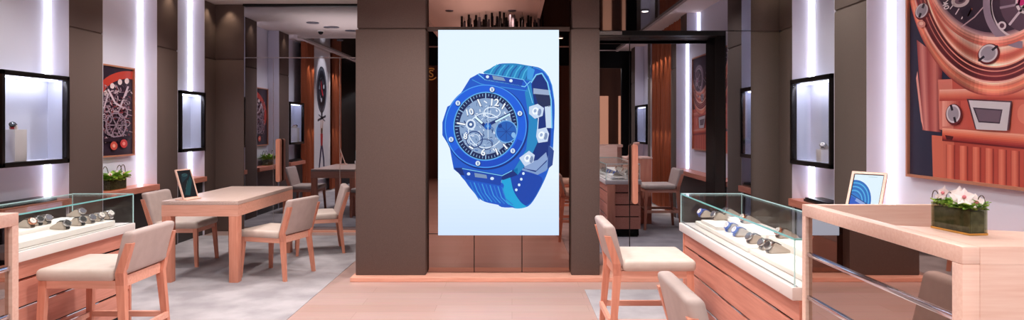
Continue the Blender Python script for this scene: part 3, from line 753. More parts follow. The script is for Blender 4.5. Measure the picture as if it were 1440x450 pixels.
# far side of the strap loop
cv.soft(P((700, 92), (720, 89), (742, 92), (760, 96), (771, 107), (777, 124), (780, 150), (779, 185), (777, 215), (771, 240), (760, 265), (748, 285), (738, 292), (724, 292), (700, 286), (720, 240), (735, 180), (735, 110)), B0); cv.up()
cv.soft(P((748, 116), (755, 105), (763, 104), (770, 117), (774, 140), (774, 200), (768, 228), (752, 246), (736, 238), (745, 200), (750, 150)), B2); cv.up()
cv.poly(P((750, 124), (774, 127), (774, 134), (750, 132)), (150, 168, 200)); cv.poly(P((752, 132), (775, 134), (776, 150), (758, 150)), (30, 44, 84))
cv.poly(P((766, 150), (775, 148), (775, 180), (768, 180)), (196, 214, 236)); cv.up()
cv.line(P((747, 116), (754, 105), (762, 103), (770, 116), (775, 140), (776, 180)), 1.8, B4); cv.up()
cv.line(P((742, 93), (754, 95.5), (764, 99.5), (771, 107.5), (776, 120), (779, 140)), 1.1, B3); cv.line(P((779.4, 150), (779, 180), (776.5, 212), (771, 238), (760, 264), (748, 284), (738, 291.4)), 1.0, (20, 110, 200)); cv.up()
# clasp
cv.poly(P((733, 236), (753, 242), (769, 227), (773, 205), (778, 208), (776, 228), (768, 240), (754, 247), (735, 242)), (120, 150, 200)); cv.up()
cv.poly(P((735, 230), (756, 225), (768, 214), (770, 224), (754, 240), (738, 237)), (136, 160, 204)); cv.poly(P((771, 204), (779, 212), (777, 232), (770, 238)), (40, 70, 140)); cv.up()
# lower strap: inner face, cyan edge, ribbed front
cv.soft(P((720, 238), (736, 240), (762, 250), (757, 268), (745, 286), (730, 290), (715, 285), (712, 260)), B1); cv.up()
for x, y in ((736, 244), (733, 252), (730, 260), (726, 267)): cv.ell(x, y, 1.8, 2, (206, 230, 250), 0, 14)
cv.soft(P((706, 250), (716, 246), (722, 268), (732, 284), (740, 291), (724, 293), (712, 284), (706, 268)), (24, 160, 214)); cv.up()
cv.soft(P((650, 244), (704, 256), (707, 270), (714, 286), (724, 292), (700, 288), (678, 282), (664, 268), (655, 256)), B0); cv.up()
for k in range(9):
    x = 661 + k*5.6; cv.line(P((x, 256+k*.9), (x+5, 268+k*1.4), (x+13+k*.3, 281+k*.9)), 1.4, B3 if k % 2 else (40, 120, 206))
cv.up()
# upper strap: ribbed front
cv.soft(P((682, 104), (690, 96), (700, 91), (722, 89), (744, 93), (750, 98), (746, 112), (735, 112)), TE); cv.up()
for k in range(10):
    x = 689 + k*5.6; cv.line(P((x, 104+k*.9), (x+4, 97+k*.5), (x+10, 91+k*.3)), 1.6, (20, 84, 164) if k % 2 else (70, 176, 220))
cv.up(); cv.poly(P((742, 93), (752, 98), (748, 114), (741, 110)), B3); cv.up()
# case body
cv.poly(P((622, 172), (629, 150), (640, 144), (661, 110), (674, 103), (746, 114), (752, 150), (757, 178), (756, 200), (744, 226), (728, 246), (708, 252), (648, 246), (638, 238), (632, 206), (622, 190)), B0); cv.up()
cv.poly(P((638, 236), (650, 236), (706, 246), (728, 236), (728, 246), (708, 253), (647, 246)), B2)
cv.poly(P((746, 116), (752, 150), (757, 178), (756, 200), (744, 226), (728, 246), (722, 240), (740, 210), (744, 170), (738, 130)), TE); cv.up()
cv.line(P((672, 104), (682, 112), (738, 122), (746, 114)), 1.2, B4); cv.line(P((664, 112), (676, 118), (742, 128)), 1, B3)
cv.poly(P((681, 103), (736, 112), (733, 122), (680, 112)), B1); cv.up()
cv.poly(P((692, 106), (708, 109), (711, 114), (694, 112)), (128, 150, 180)); cv.ell(685.5, 108, 2.2, 2.2, (214, 232, 250), 0, 16); cv.ell(718.5, 113.5, 2.4, 2.2, (214, 232, 250), 0, 16)
cv.line(P((681, 103), (736, 112), (742, 120), (749, 145)), .9, B4)
# lower lug plate
cv.poly(P((650, 237), (706, 247), (704, 261), (655, 252)), B1); cv.up()
cv.line(P((650, 237), (706, 247), (720, 240)), 1, B4)
cv.poly(P((667, 243), (684, 246), (685, 251), (668, 249)), (120, 144, 180)); cv.ell(659, 244.5, 2.4, 2.2, (206, 226, 248), 0, 16); cv.ell(692, 251, 2.6, 2.2, (206, 226, 248), 0, 16); cv.up()
# pushers and crown
for pts, sh in ((P((744, 150), (756, 146), (765, 152), (763, 163), (752, 167), (744, 160)), 0), (P((755, 182), (768, 179), (772, 188), (770, 199), (757, 201), (754, 192)), 0), (P((730, 222), (744, 212), (752, 218), (750, 228), (738, 234)), 0)):
    cv.poly(pts, (196, 212, 236)); cv.up()
    cx = sum(p[0] for p in pts)/len(pts); cy = sum(p[1] for p in pts)/len(pts)
    cv.ell(cx-1, cy, 4.6, 5.4, (236, 244, 254), 20, 18); cv.ell(cx+4.5, cy+1.5, 2.6, 5, (120, 140, 180), 10, 14); cv.up()
    cv.ell(cx-1.5, cy-.5, 2, 2.6, (150, 170, 206), 20, 14)
cv.line(P((752, 160), (757, 166), (756, 182)), 1.2, (206, 224, 246)); cv.up()
# bezel
DX, DY = 683, 177.5
cv.ell(DX+1, DY+1.2, 59, 60, B2, 12, 72); cv.up(); cv.ell(DX, DY, 58, 59, (20, 92, 216), 12, 72); cv.up()
cv.ring(DX, DY, 57.4, 58.4, 1, (78, 160, 232), 12, 72); cv.ring(DX, DY, 56, 57, 8, (14, 72, 190), 12, 40, 10, 130); cv.up()
cv.ell(DX, DY, 45.5, 48.5, (90, 170, 230), 8, 72); cv.up()
cv.ell(DX, DY, 44, 47, (14, 34, 84), 8, 72); cv.up()
for k in range(60):
    a = k*6*PI/180; r0, r1 = (.97, .90) if k % 5 else (.98, .84)
    cv.line(P((DX+44*r0*math.cos(a), DY+47*r0*math.sin(a)), (DX+44*r1*math.cos(a), DY+47*r1*math.sin(a))), .7 if k % 5 else 1.3, (150, 190, 230))
cv.up()
cv.ell(DX, DY, 37, 39.5, (134, 160, 198), 8, 60); cv.up()
rnd = random.Random(11)
for k in range(150):
    a = rnd.uniform(0, 2*PI); rr = math.sqrt(rnd.uniform(.02, 1))*35; x, y = DX+rr*math.cos(a), DY+rr*1.05*math.sin(a); b = rnd.uniform(0, PI); l = rnd.uniform(1.5, 5)
    cv.line(P((x, y), (x+l*math.cos(b), y+l*math.sin(b))), rnd.uniform(.6, 1.6), rnd.choice([(206, 222, 240), (60, 90, 140), (34, 60, 116), (170, 192, 220), (232, 240, 250), (50, 96, 170)]))
    if k % 20 == 19: cv.up()
cv.up()
cv.ring(DX, DY+6, 25, 25, 1.4, (214, 228, 244), 0, 48); cv.ring(692, 158, 12, 8, 1.4, (220, 232, 246)); cv.ring(667, 196, 12, 12, 1.6, (40, 66, 124)); cv.ring(682, 203, 11, 8, 1.2, (30, 56, 112)); cv.ring(667, 196, 8, 8, 1, (206, 220, 240)); cv.up()
cv.ell(712, 185, 15.5, 16, (30, 92, 180)); cv.ell(662, 175, 7, 7.5, (210, 224, 242)); cv.up()
cv.ring(712, 185, 15.5, 16, 1.4, (110, 170, 226)); cv.ell(662, 175, 4.6, 5, (60, 92, 146)); cv.ell(703, 177, 3, 3, (16, 60, 140)); cv.ell(722, 190, 3, 4, (130, 180, 230)); cv.up()
for k in range(8): cv.line(P((712, 185), (712+12*math.cos(k*.785), 185+12*math.sin(k*.785))), .8, (20, 60, 140))
cv.ell(662, 175, 2, 2, (230, 240, 250)); cv.up()
# numerals and hour bars
NUM = (240, 246, 252)
def numeral(s, x, y, sz, rot):
    cv.text(s, x+.5, y+.6, sz*1.12, (20, 44, 100), rot); cv.up(); cv.text(s, x, y, sz, NUM, rot); cv.up()
numeral('12', 695, 144.5, 14, 4); numeral('10', 660, 158, 12, -12); numeral('8', 654.5, 192, 11, 6); numeral('6', 679.5, 214.5, 13, 6)
def hour(x0, y0, x1, y1): cv.line(P((x0, y0), (x1, y1)), 3.6, (24, 48, 104)); cv.up(); cv.line(P((x0, y0), (x1, y1)), 2.2, NUM); cv.up()
hour(672, 140, 676, 149); hour(643, 173, 654, 175); hour(665, 209, 660, 201+5); hour(697, 209, 700, 217); hour(710, 146, 706, 153); hour(713, 209, 708, 203)
# hands
cv.line(P((683, 178), (670, 166)), 4.6, (18, 44, 110)); cv.line(P((686, 176), (717, 160)), 4.2, (18, 44, 110)); cv.up()
cv.line(P((678, 173), (669, 165)), 2.8, (220, 244, 252)); cv.line(P((697, 171), (717, 160.5)), 2.4, (200, 236, 250)); cv.ell(686, 177.5, 5, 5, (26, 92, 184)); cv.up()
cv.ell(686, 177.5, 2.2, 2.2, (90, 160, 226)); cv.line(P((686, 150), (686.4, 196)), .7, (220, 236, 250)); cv.up()
for x, y in ((644, 145), (692, 126), (731, 159.5), (721, 212), (672, 229.5), (634.5, 196)):
    cv.ell(x+.4, y+.6, 4, 4.2, B2, 0, 20); cv.up(); cv.ell(x, y, 3.3, 3.5, (220, 234, 248), 0, 20); cv.up()
    cv.line(P((x-.8, y-2.2), (x-.4, y+2.2)), .8, (70, 110, 180)); cv.line(P((x+1.2, y-2.2), (x+.8, y+2.2)), .8, (70, 110, 180)); cv.line(P((x-.8, y), (x+1.2, y)), .8, (70, 110, 180))
sx = lambda u: SX0 + (SX1-SX0)*(u-616)/170; sz = lambda v: (SZ1-SZ0)*(1-(v-42)/289)
cv.build('screen_picture', lambda u, v, z: Vector((sx(u), .003-z, sz(v))), M['screen'], scr, .0002)

# ================================================================== TABLE + CHAIRS
T = thing('long_table', 'long pale timber table with square legs before the mirror wall', 'table', (-2.85, 6.57, 0))
x0, x1, y0, y1 = -.35, .35, -.73, .73
boxobj('tabletop', (x0, y0, .715), (x1, y1, .75), M['tabletop'], T, .003)
bm = BM(); bx = box
box(bm, (x0+.001, y0+.001, .61), (x1-.001, y0+.03, .714)); box(bm, (x0+.001, y1-.03, .61), (x1-.001, y1-.001, .714)); box(bm, (x0+.001, y0+.03, .61), (x0+.03, y1-.03, .714)); box(bm, (x1-.03, y0+.03, .61), (x1-.001, y1-.03, .714))
obj('apron', bm, M['wood_x'], T)
boxobj('drawer', (x0+.05, y0+.15, .60), (x1-.05, y1-.15, .7), M['dark'], T)
for sx_ in (-1, 1):
    for sy_ in (-1, 1):
        a = x0+.002 if sx_ < 0 else x1-.085; b = y0+.002 if sy_ < 0 else y1-.085
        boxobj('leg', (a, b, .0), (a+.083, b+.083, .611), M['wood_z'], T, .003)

def make_seat(name, label, cat, seat, top, stool, loc, rz, group):
    t = thing(name, label, cat, loc, rz, group)
    L = .205 ; hw = .215
    # cushions (front is +X)
    bm = BM(); box(bm, (-.20, -.232, seat-.075), (.245, .232, seat-.004), .028, 0, 4)
    for v in bm.verts:
        if v.co.z > seat-.03:
            v.co.z += .010*max(0, 1-(v.co.x/.24)**2)*max(0, 1-(v.co.y/.235)**2)
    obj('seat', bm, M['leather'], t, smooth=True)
    rake = .09 if not stool else .06
    zb0 = seat-.045; hgt = top-zb0
    bm = BM(); box(bm, (-.255, -.228, zb0), (-.185, .228, top), .024, 0, 4)
    for v in bm.verts: v.co.x -= rake*max(0, (v.co.z-zb0)/hgt)
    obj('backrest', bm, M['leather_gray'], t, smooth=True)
    # seat frame
    bm = BM(); zr0, zr1 = seat-.115, seat-.072
    box(bm, (-.225, -hw, zr0), (.225, -hw+.03, zr1)); box(bm, (-.225, hw-.03, zr0), (.225, hw, zr1)); box(bm, (.195, -hw+.03, zr0), (.225, hw-.03, zr1)); box(bm, (-.235, -hw+.03, zr0), (-.205, hw-.03, zr1+.02))
    obj('seat_frame', bm, M['wood_x'], t)
    w = .036
    for s in (-1, 1):
        bm = BM(); y0, y1 = sorted((s*(hw+.004), s*(hw-w+.004))); yf0, yf1 = sorted((s*(hw+.022), s*(hw-w*.75+.022)))
        rect_bar(bm, [(0, .215, .245, yf0, yf1), (zr1, .185, .228, y0, y1)])
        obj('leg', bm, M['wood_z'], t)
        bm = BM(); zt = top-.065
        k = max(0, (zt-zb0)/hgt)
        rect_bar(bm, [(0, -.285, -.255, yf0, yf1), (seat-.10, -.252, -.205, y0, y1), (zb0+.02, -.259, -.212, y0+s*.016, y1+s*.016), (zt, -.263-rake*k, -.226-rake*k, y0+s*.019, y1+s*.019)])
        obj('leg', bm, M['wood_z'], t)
    if stool:
        zs = .255
        for s in (-1, 1):
            bm = BM(); bar(bm, (-.262, s*.215, zs), (.222, s*.215, zs), .022, .022, da=.034, db=.034); obj('stretcher', bm, M['wood_x'], t)
        bm = BM(); bar(bm, (-.268, -.2, zs), (-.268, .2, zs), .022, .022, da=.034, db=.034); obj('stretcher', bm, M['wood_x'], t)
        bm = BM(); bar(bm, (.226, -.2, zs), (.226, .2, zs), .024, .024, da=.034, db=.034); fr = obj('footrest', bm, M['wood_x'], t)
        bm = BM(); box(bm, (.208, -.19, zs+.017), (.244, .19, zs+.022)); pl = obj('metal_plate', bm, M['chrome'], fr); pl['label'] = 'polished metal foot plate'
    return t
GC = 'low upholstered chairs round the long table'
ch = make_seat('dining_chair', 'cream leather chair tucked in on the wall side of the long table', 'chair', .465, .755, False, (-3.43, 6.72, 0), 0, GC)
dup(ch, (-2.28, 6.18, 0), PI - math.radians(17), 'cream leather chair at the aisle side of the long table, nearer the counter', GC)
dup(ch, (-2.225, 7.33, 0), math.radians(-160), 'cream leather chair at the aisle side of the long table, nearer the mirror', GC)
GS = 'counter stools with footrests'
st = make_seat('counter_stool', 'cream leather counter stool standing before the narrow pillar face', 'stool', .635, .84, True, (.86, 4.05, 0), 0, GS)
dup(st, (.905, 2.41, 0), 0, 'cream leather counter stool next to the desk, only its back in view', GS)
dup(st, (-2.43, 3.81, 0), PI, 'cream leather counter stool facing the glass counter on the table side', GS)
dup(st, (2.06, 3.8, 0), PI, 'cream leather stool on the staff side behind the glass counter, seen in the recess mirror', GS)

# ================================================================== GLASS COUNTERS
def counter(xf, sgn, y0, y1, label):
    """xf: customer side, body goes sgn away from the aisle"""
    t = thing('display_counter', label, 'counter', (xf, (y0+y1)/2, 0)); hy = (y1-y0)/2; D = .46
    def bx(name, a, b, ya, yb, za, zb, m, bev=0, par=None):
        xs = sorted((a*sgn, b*sgn)); return boxobj(name, (xs[0], ya, za), (xs[1], yb, zb), m, par or t, bev)
    # timber front boards, split by grooves
    zs = [.10, .265, .42, .575, .683]
    bm = BM()
    for a, b in zip(zs, zs[1:]):
        xs = sorted((.035*sgn, D*sgn)); box(bm, (xs[0], -hy+.01, a+.007), (xs[1], hy-.02, b-.007 if b < .68 else b), .002)
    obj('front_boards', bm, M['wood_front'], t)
    bx('body_core', .05, D-.02, -hy+.03, hy-.04, .02, .685, M['black'])
    bx('plinth', .09, D-.03, -hy+.03, hy-.06, 0, .1, M['dark'])
    bm = BM()
    for z in zs[1:-1]:
        xs = sorted((.038*sgn, .05*sgn)); 
        box(bm, (xs[0], -hy+.25, z-.005), (xs[1], hy-.35, z+.001))
    obj('inlay_strip', bm, M['chrome'], t)
    bx('end_post', .028, .13, hy-.02, hy, .02, .683, M['wood_z'], .002)
    dk = bx('display_deck', 0, D+.01, -hy, hy, .684, .74, M['white'], .004)
    xs = sorted((.022*sgn, .03*sgn)); bm = BM(); box(bm, (xs[0], -hy+.01, .7402), (xs[1], hy-.01, .7425)); obj('deck_rail', bm, M['steel'], dk)
    # glass case: thin sheets, tinted edges with a faint painted glow
    g0, g1, gz0, gz1 = .012, .45, .742, .95
    for nm, a, b, ya, yb, za, zb in (('glass_pane', g0, g0+.007, -hy+.01, hy-.005, gz0, gz1-.008), ('glass_pane', g1-.007, g1, -hy+.01, hy-.005, gz0, gz1-.008),
                                    ('glass_pane', g0+.007, g1-.007, hy-.012, hy-.005, gz0, gz1-.008), ('glass_pane', g0+.007, g1-.007, -hy+.01, -hy+.017, gz0, gz1-.008),
                                    ('glass_top', g0, g1, -hy+.01, hy-.005, gz1-.008, gz1)):
        bx(nm, a, b, ya, yb, za, zb, M['glass'])
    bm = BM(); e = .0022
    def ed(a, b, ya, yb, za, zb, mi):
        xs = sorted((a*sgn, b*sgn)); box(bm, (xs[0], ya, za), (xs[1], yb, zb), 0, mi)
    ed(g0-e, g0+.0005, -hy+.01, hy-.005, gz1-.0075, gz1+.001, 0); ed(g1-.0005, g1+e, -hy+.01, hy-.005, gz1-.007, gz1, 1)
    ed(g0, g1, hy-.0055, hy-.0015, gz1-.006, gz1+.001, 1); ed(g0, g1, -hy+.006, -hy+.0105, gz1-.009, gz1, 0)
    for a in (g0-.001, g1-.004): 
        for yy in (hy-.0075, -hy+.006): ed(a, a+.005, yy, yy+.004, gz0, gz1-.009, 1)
    obj('glass_edge', bm, [M['edge'], M['edge_glow']], t)
    return t
RC = (1.20, 2.74, 4.60); LC = (-2.70, 2.70, 4.59)
counter(RC[0], 1, RC[1], RC[2], 'timber counter with a glass watch case, running from the desk to the mirrored recess')
counter(LC[0], -1, LC[1], LC[2], 'timber counter with a glass watch case on the table side')
def trayo(lo, hi, label):
    t = boxobj('display_platform', lo, hi, M['tray'], None, .003); tag(t, label, 'display platform', 'cream platforms in the glass cases'); return t
# desk side
trayo((1.29, 3.50, .743), (1.46, 4.50, .768), 'long low cream platform along the front of the desk side case, far half')
trayo((1.29, 2.85, .743), (1.46, 3.47, .768), 'low cream platform with three watches along the front of the desk side case')
trayo((1.30, 4.08, .7685), (1.455, 4.40, .790), 'small raised cream platform at the far end of the desk side case')
trayo((1.475, 3.72, .743), (1.63, 4.50, .80), 'raised cream platform at the back of the desk side case, far half')
trayo((1.475, 2.85, .743), (1.63, 3.68, .80), 'raised cream platform at the back of the desk side case, near half')
# table side
trayo((-2.94, 2.85, .743), (-2.765, 4.46, .778), 'long cream platform along the front of the table side case')
trayo((-3.13, 3.62, .743), (-2.955, 4.45, .80), 'raised cream platform at the back of the table side case, far half')
trayo((-3.13, 2.85, .743), (-2.955, 3.58, .80), 'raised cream platform at the back of the table side case, near half')

# watches on cushions
CUSH = [(-.075, 0), (.032, 0), (.036, .010), (.012, .043), (-.006, .045), (-.073, .010)]
def make_cushion():
    t = BM(); fs = prism(t, CUSH, -.020, .020)
    bmesh.ops.bevel(t, geom=t.edges[:], offset=.0035, segments=2, affect='EDGES')
    return t
def make_watch(strap, case, dial):
    t = thing('wrist_watch', 'x', 'watch', (0, 0, 0))
    def band(path, w, th):
        bm = BM(); rows = []
        for i, (x, z) in enumerate(path):
            p0 = path[max(i-1, 0)]; p1 = path[min(i+1, len(path)-1)]; d = Vector((p1[0]-p0[0], 0, p1[1]-p0[1])).normalized(); n = Vector((-d.z, 0, d.x))
            if n.dot(Vector((x, 0, z))) < 0: n = -n
            p = Vector((x, 0, z)); hw = w/2
            rows.append([bm.verts.new(p + Vector((0, s, 0)) + n*k) for s, k in ((-hw, 0), (hw, 0), (hw, th), (-hw, th))])
        for r0, r1 in zip(rows, rows[1:]):
            for k in range(4): bm.faces.new((r0[k], r0[(k+1) % 4], r1[(k+1) % 4], r1[k]))
        bm.faces.new(rows[0]); bm.faces.new(rows[-1][::-1]); return bm
    obj('strap', band([(.0335, .0025), (.0385, .0095), (.027, .0265), (.0138, .0450), (.003, .0472), (-.0065, .0475), (-.018, .0415), (-.030, .0350)], .022, .0026), strap, t)
    ax = Vector((.81, 0, .587)); R = Matrix.Translation(Vector((.0245, 0, .030)) + ax*.0085) @ Matrix.Rotation(math.atan2(ax.x, ax.z), 4, 'Y')
    bm = BM(); cyl(bm, (0, 0), .0215, -.0035, .005, 28, 0, .0215); cyl(bm, (0, 0), .0225, .005, .008, 28, 0, .019)
    for k in range(6): cyl(bm, (.0203*math.cos(k*PI/3), .0203*math.sin(k*PI/3)), .0016, .0065, .0088, 8)
    bmesh.ops.transform(bm, matrix=R, verts=bm.verts[:]); cs = obj('case', bm, case, t, smooth=True)
    bm = BM(); cyl(bm, (0, 0), .0168, .0079, .0088, 24); box(bm, (-.012, -.001, .0088), (.001, .001, .0094), 0, 1); box(bm, (-.001, -.001, .0088), (.001, .009, .0094), 0, 1)
    bmesh.ops.transform(bm, matrix=R, verts=bm.verts[:]); obj('dial', bm, [dial, M['chrome']], t)
    bm = BM(); box(bm, (-.003, .0212, -.001), (.003, .028, .005), .001)
    bmesh.ops.transform(bm, matrix=R, verts=bm.verts[:]); obj('crown', bm, case, cs)
    return t
cush0 = obj('display_cushion', make_cushion(), M['beige'], smooth=True); tag(cush0, 'x', 'display cushion', 'beige watch cushions')
kinds = {'steel': make_watch(M['rubber2'], M['steel'], M['smoke']), 'black': make_watch(M['rubber'], M['steel'], M['rubber']), 'rose': make_watch(M['stem'], M['rose'], M['white']), 'blue': make_watch(M['blue'], M['blue'], M['petal']), 'silver': make_watch(M['steel'], M['steel'], M['white']), 'red': make_watch(M['redlac'], M['blackm'], M['rubber'])}
used = set(); WS = 1.12
def place_watch(k, x, y, z, rz, label, group='watches in the glass cases', cush=True, first=[True]):
    if cush:
        c = cush0 if first[0] else cush0.copy()
        if not first[0]: C.objects.link(c)
        first[0] = False
        c.scale = (WS, WS, WS); c.location = (x, y, z); c.rotation_euler = (0, 0, rz); c['label'] = 'beige cushion under ' + label
    w = kinds[k]
    if k in used: w = dup(w, (x, y, z+.0005), rz)
    else: used.add(k); w.location = (x, y, z+.0005); w.rotation_euler = (0, 0, rz)
    w.scale = (WS, WS, WS); w['label'] = label; w['group'] = group
    return w
def at(u, X): return F*X/(u-U0)
A = math.radians
LWS = [('rose', 39, -3.02, .801, 'rose gold watch nearest the desk on the back platform, table side'), ('black', 50, -3.035, .801, 'black watch second from the desk on the back platform, table side'),
       ('steel', 62, -3.03, .801, 'steel watch third from the desk on the back platform, table side'), ('black', 88, -2.85, .779, 'black watch nearest the stool on the front platform, table side'),
       ('black', 110, -2.86, .779, 'black watch second from the stool on the front platform, table side'), ('steel', 124, -2.86, .779, 'steel watch third from the stool on the front platform, table side'),
       ('silver', 137, -2.86, .779, 'silver watch second from the far glass end, front platform, table side'), ('silver', 150, -2.86, .779, 'silver watch by the far glass end on the front platform, table side'),
       ('steel', 110, -3.03, .801, 'steel watch alone at the far end of the back platform, table side')]
for k, u, X, z, lb in LWS: place_watch(k, X, at(u, X), z, A(-14), lb)
RWS = [('blue', 991, 1.36, .791, 'dark blue watch at the far glass end, small platform, desk side'), ('steel', 1010, 1.415, .791, 'steel watch behind the dark blue one on the small platform, desk side'),
       ('steel', 1025, 1.525, .801, 'steel watch at the far end of the back platform, desk side'), ('rose', 1051, 1.535, .801, 'rose gold watch second on the back platform, desk side'),
       ('blue', 1030, 1.385, .769, 'pale lit blue watch of the close pair, farther one'), ('blue', 1041, 1.375, .769, 'pale lit blue watch of the close pair, nearer one'),
       ('steel', 1061, 1.375, .769, 'steel watch farthest of the three on the low front platform, desk side'), ('steel', 1079, 1.375, .769, 'steel watch in the middle of the three on the low front platform'), ('black', 1089, 1.375, .769, 'dark watch nearest the desk of the three on the low front platform'),
       ('rose', 1102, 1.535, .801, 'rose gold watch alone at the near end, back platform, desk side')]
for k, u, X, z, lb in RWS: place_watch(k, X, at(u, X), z, A(-168), lb)
# watches in the wall showcases on white stands
def stand(x, y, z, w, h, label):
    t = boxobj('display_stand', (x-w/2, y-w/2, z), (x+w/2, y+w/2, z+h), M['white'], None, .003); tag(t, label, 'display stand')
stand(-4.13, 5.30, 1.141, .13, .265, 'white block stand under the red watch in the wall showcase'); place_watch('red', -4.13, 5.30, 1.407, A(-60), 'red and black watch on the white stand in the wall showcase', 'watches in the wall showcases', True)
stand(2.645, 5.43, 1.131, .09, .105, 'white block stand under the silver watch in the wall showcase'); place_watch('silver', 2.645, 5.43, 1.237, A(-130), 'silver watch on the white stand in the wall showcase', 'watches in the wall showcases', True)

# ================================================================== DESKS
def desk(sgn, xf, ya, yb, label, with_ledge=True):
    """U shaped reception desk: mirrored aisle front at xf, near end at ya, far end at yb; body goes sgn"""
    t = thing('reception_desk', label, 'desk', (xf, (ya+yb)/2, 0)); h = (yb-ya)/2; Z = 1.12; W = .53
    def bx(name, a, b, y0, y1, z0, z1, m, bev=0, par=None):
        xs = sorted((a*sgn, b*sgn)); return boxobj(name, (xs[0], y0, z0), (xs[1], y1, z1), m, par or t, bev)
    bm = BM()
    def q(a, b, y0, y1, z0, z1): xs = sorted((a*sgn, b*sgn)); box(bm, (xs[0], y0, z0), (xs[1], y1, z1), .0015)
    q(0, .045, -h, h, Z-.045, Z); q(0, .045, -h, -h+.04, 0, Z-.0455); q(0, .045, h-.03, h, 0, Z-.0455); q(.003, .04, -h+.04, h-.03, 0, .06)
    obj('front_frame', bm, M['pale_x'], t, smooth=True)
    bx('front_mirror', .014, .03, -h+.04, h-.03, .06, Z-.0455, M['mirror_d'])
    bm = BM()
    for z in (.925, .755, .55, .34): xs = sorted((.006*sgn, .014*sgn)); box(bm, (xs[0], -h+.04, z-.008), (xs[1], h-.03, z+.008), .002)
    obj('chrome_strip', bm, M['chrome'], t, smooth=True)
    bx('end_panel', .046, W, h-.03, h, 0, Z, M['pale_x'], .0015)
    bm = BM()                                                         # near end: wide ledge with a slanted inner edge
    pts = [(.0455, -h), (.75, -h), (.75, -h+.17), (.40, -h+.22), (.0455, -h+.36)]
    a = [bm.verts.new((x*sgn, y, Z-.045)) for x, y in pts]; b = [bm.verts.new((x*sgn, y, Z)) for x, y in pts]
    for k in range(5): bm.faces.new((a[k], a[(k+1) % 5], b[(k+1) % 5], b[k]))
    bm.faces.new(a[::-1]); bm.faces.new(b)
    obj('ledge_top', bm, M['pale_x'], t)
    bx('near_panel', .0455, .75, -h, -h+.04, 0, Z-.0455, M['pale_x'])
    bx('worktop', .035, W, -h+.05, h-.035, .74, .77, M['pale_x'])
    return t
desk(1, 1.16, 1.648, 2.56, 'pale timber reception desk with a bronze mirrored front, carrying the orchid planter')
desk(-1, -1.78, 1.40, 2.31, 'pale timber reception desk on the table side, only a corner in the frame')
# back cabinet behind the counter, carries the tablet
t = thing('back_cabinet', 'low timber back cabinet behind the reception desk under the angled tablet', 'cabinet', (1.87, 3.25, 0))
boxobj('cabinet_body', (-.18, -.2, 0), (.18, .2, .955), M['wood_z'], t, .003); boxobj('cabinet_top', (-.19, -.21, .9555), (.19, .21, .98), M['pale_x'], t, .003)

# ---- tablets
def tablet(label, loc, rz, w, h, tilt, pic, landscape=False):
    t = thing('tablet_stand', label, 'tablet', loc, rz)                 # front looks along +X, leans back
    R = Matrix.Translation((0, 0, .012)) @ Matrix.Rotation(math.radians(-tilt), 4, 'Y')
    bm = BM(); f = .012
    for lo, hi in (((-.014, -w/2, 0), (0, -w/2+f, h)), ((-.014, w/2-f, 0), (0, w/2, h)), ((-.014, -w/2+f, 0), (0, w/2-f, f)), ((-.014, -w/2+f, h-f), (0, w/2-f, h)), ((-.014, -w/2+f, f), (-.009, w/2-f, h-f))):
        box(bm, lo, hi)
    bmesh.ops.transform(bm, matrix=R, verts=bm.verts[:]); obj('frame', bm, M['pale_x'], t)
    boxobj('stand_base', (-.10, -w/2, 0), (.03, w/2, .012), M['pale_x'], t, .003)
    bm = BM(); bar(bm, (-.09, 0, .012), tuple(R @ Vector((-.014, 0, h*.6))), .03, .02, da=.008); obj('stand_strut', bm, M['pale_x'], t)
    bm = BM(); box(bm, (-.0088, -w/2+f, f), (-.005, w/2-f, h-f)); bmesh.ops.transform(bm, matrix=R, verts=bm.verts[:]); obj('tablet_body', bm, M['black'], t)
    pic.build('screen_picture', lambda u, v, z: R @ Vector((-.0046+z, -w/2+f+.004 + u*(w-2*f-.008), f+.004 + v*(h-2*f-.008))), M['tablet'], t, .0003)
    return t
cv = Canvas(); cv.poly([(0, 0), (1, 0), (1, 1), (0, 1)], (16, 20, 26)); cv.up()
cv.poly([(.1, .1), (.5, .05), (.95, .6), (.9, .8), (.6, .55)], (22, 62, 66)); cv.poly([(.15, .55), (.7, .75), (.8, .86), (.2, .8)], (20, 44, 52)); cv.up()  # teal shapes paint a reflection onto the dark screen
cv.ring(.5, .84, .22, .05, .03, (56, 96, 100)); cv.line([(.3, .3), (.62, .62)], .012, (70, 120, 120))
tablet('timber framed tablet with a dark screen on the near end of the long table', (-2.99, 5.97, .7505), A(-15), .19, .285, 19, cv)
cv = Canvas(); cv.poly([(0, 0), (1, 0), (1, 1), (0, 1)], (222, 240, 250)); cv.up()
cv.ell(.08, .18, .66, .66, (30, 120, 200), 0, 40); cv.up()
for k in range(7): cv.ring(.08, .18, .64-k*.055, .64-k*.055, .02, (90, 190, 230) if k % 2 else (20, 84, 170))
cv.up(); cv.poly([(0, .38), (.78, .06), (.78, 0), (0, 0)], (24, 84, 190)); cv.up(); cv.poly([(.18, .24), (.5, .12), (.54, .2), (.22, .32)], (130, 160, 220)); cv.line([(0, .42), (.8, .1)], .025, (12, 44, 120)); cv.line([(0, .1), (.4, 0)], .02, (210, 230, 250)); cv.up()
cv.poly([(.5, .94), (.8, .94), (.8, .95), (.5, .95)], (170, 196, 210)); cv.clip(0, 0, 1, 1)
tablet('timber framed tablet showing a blue watch strap behind the reception desk', (1.775, 3.25, .981), A(-140), .17, .225, 26, cv)

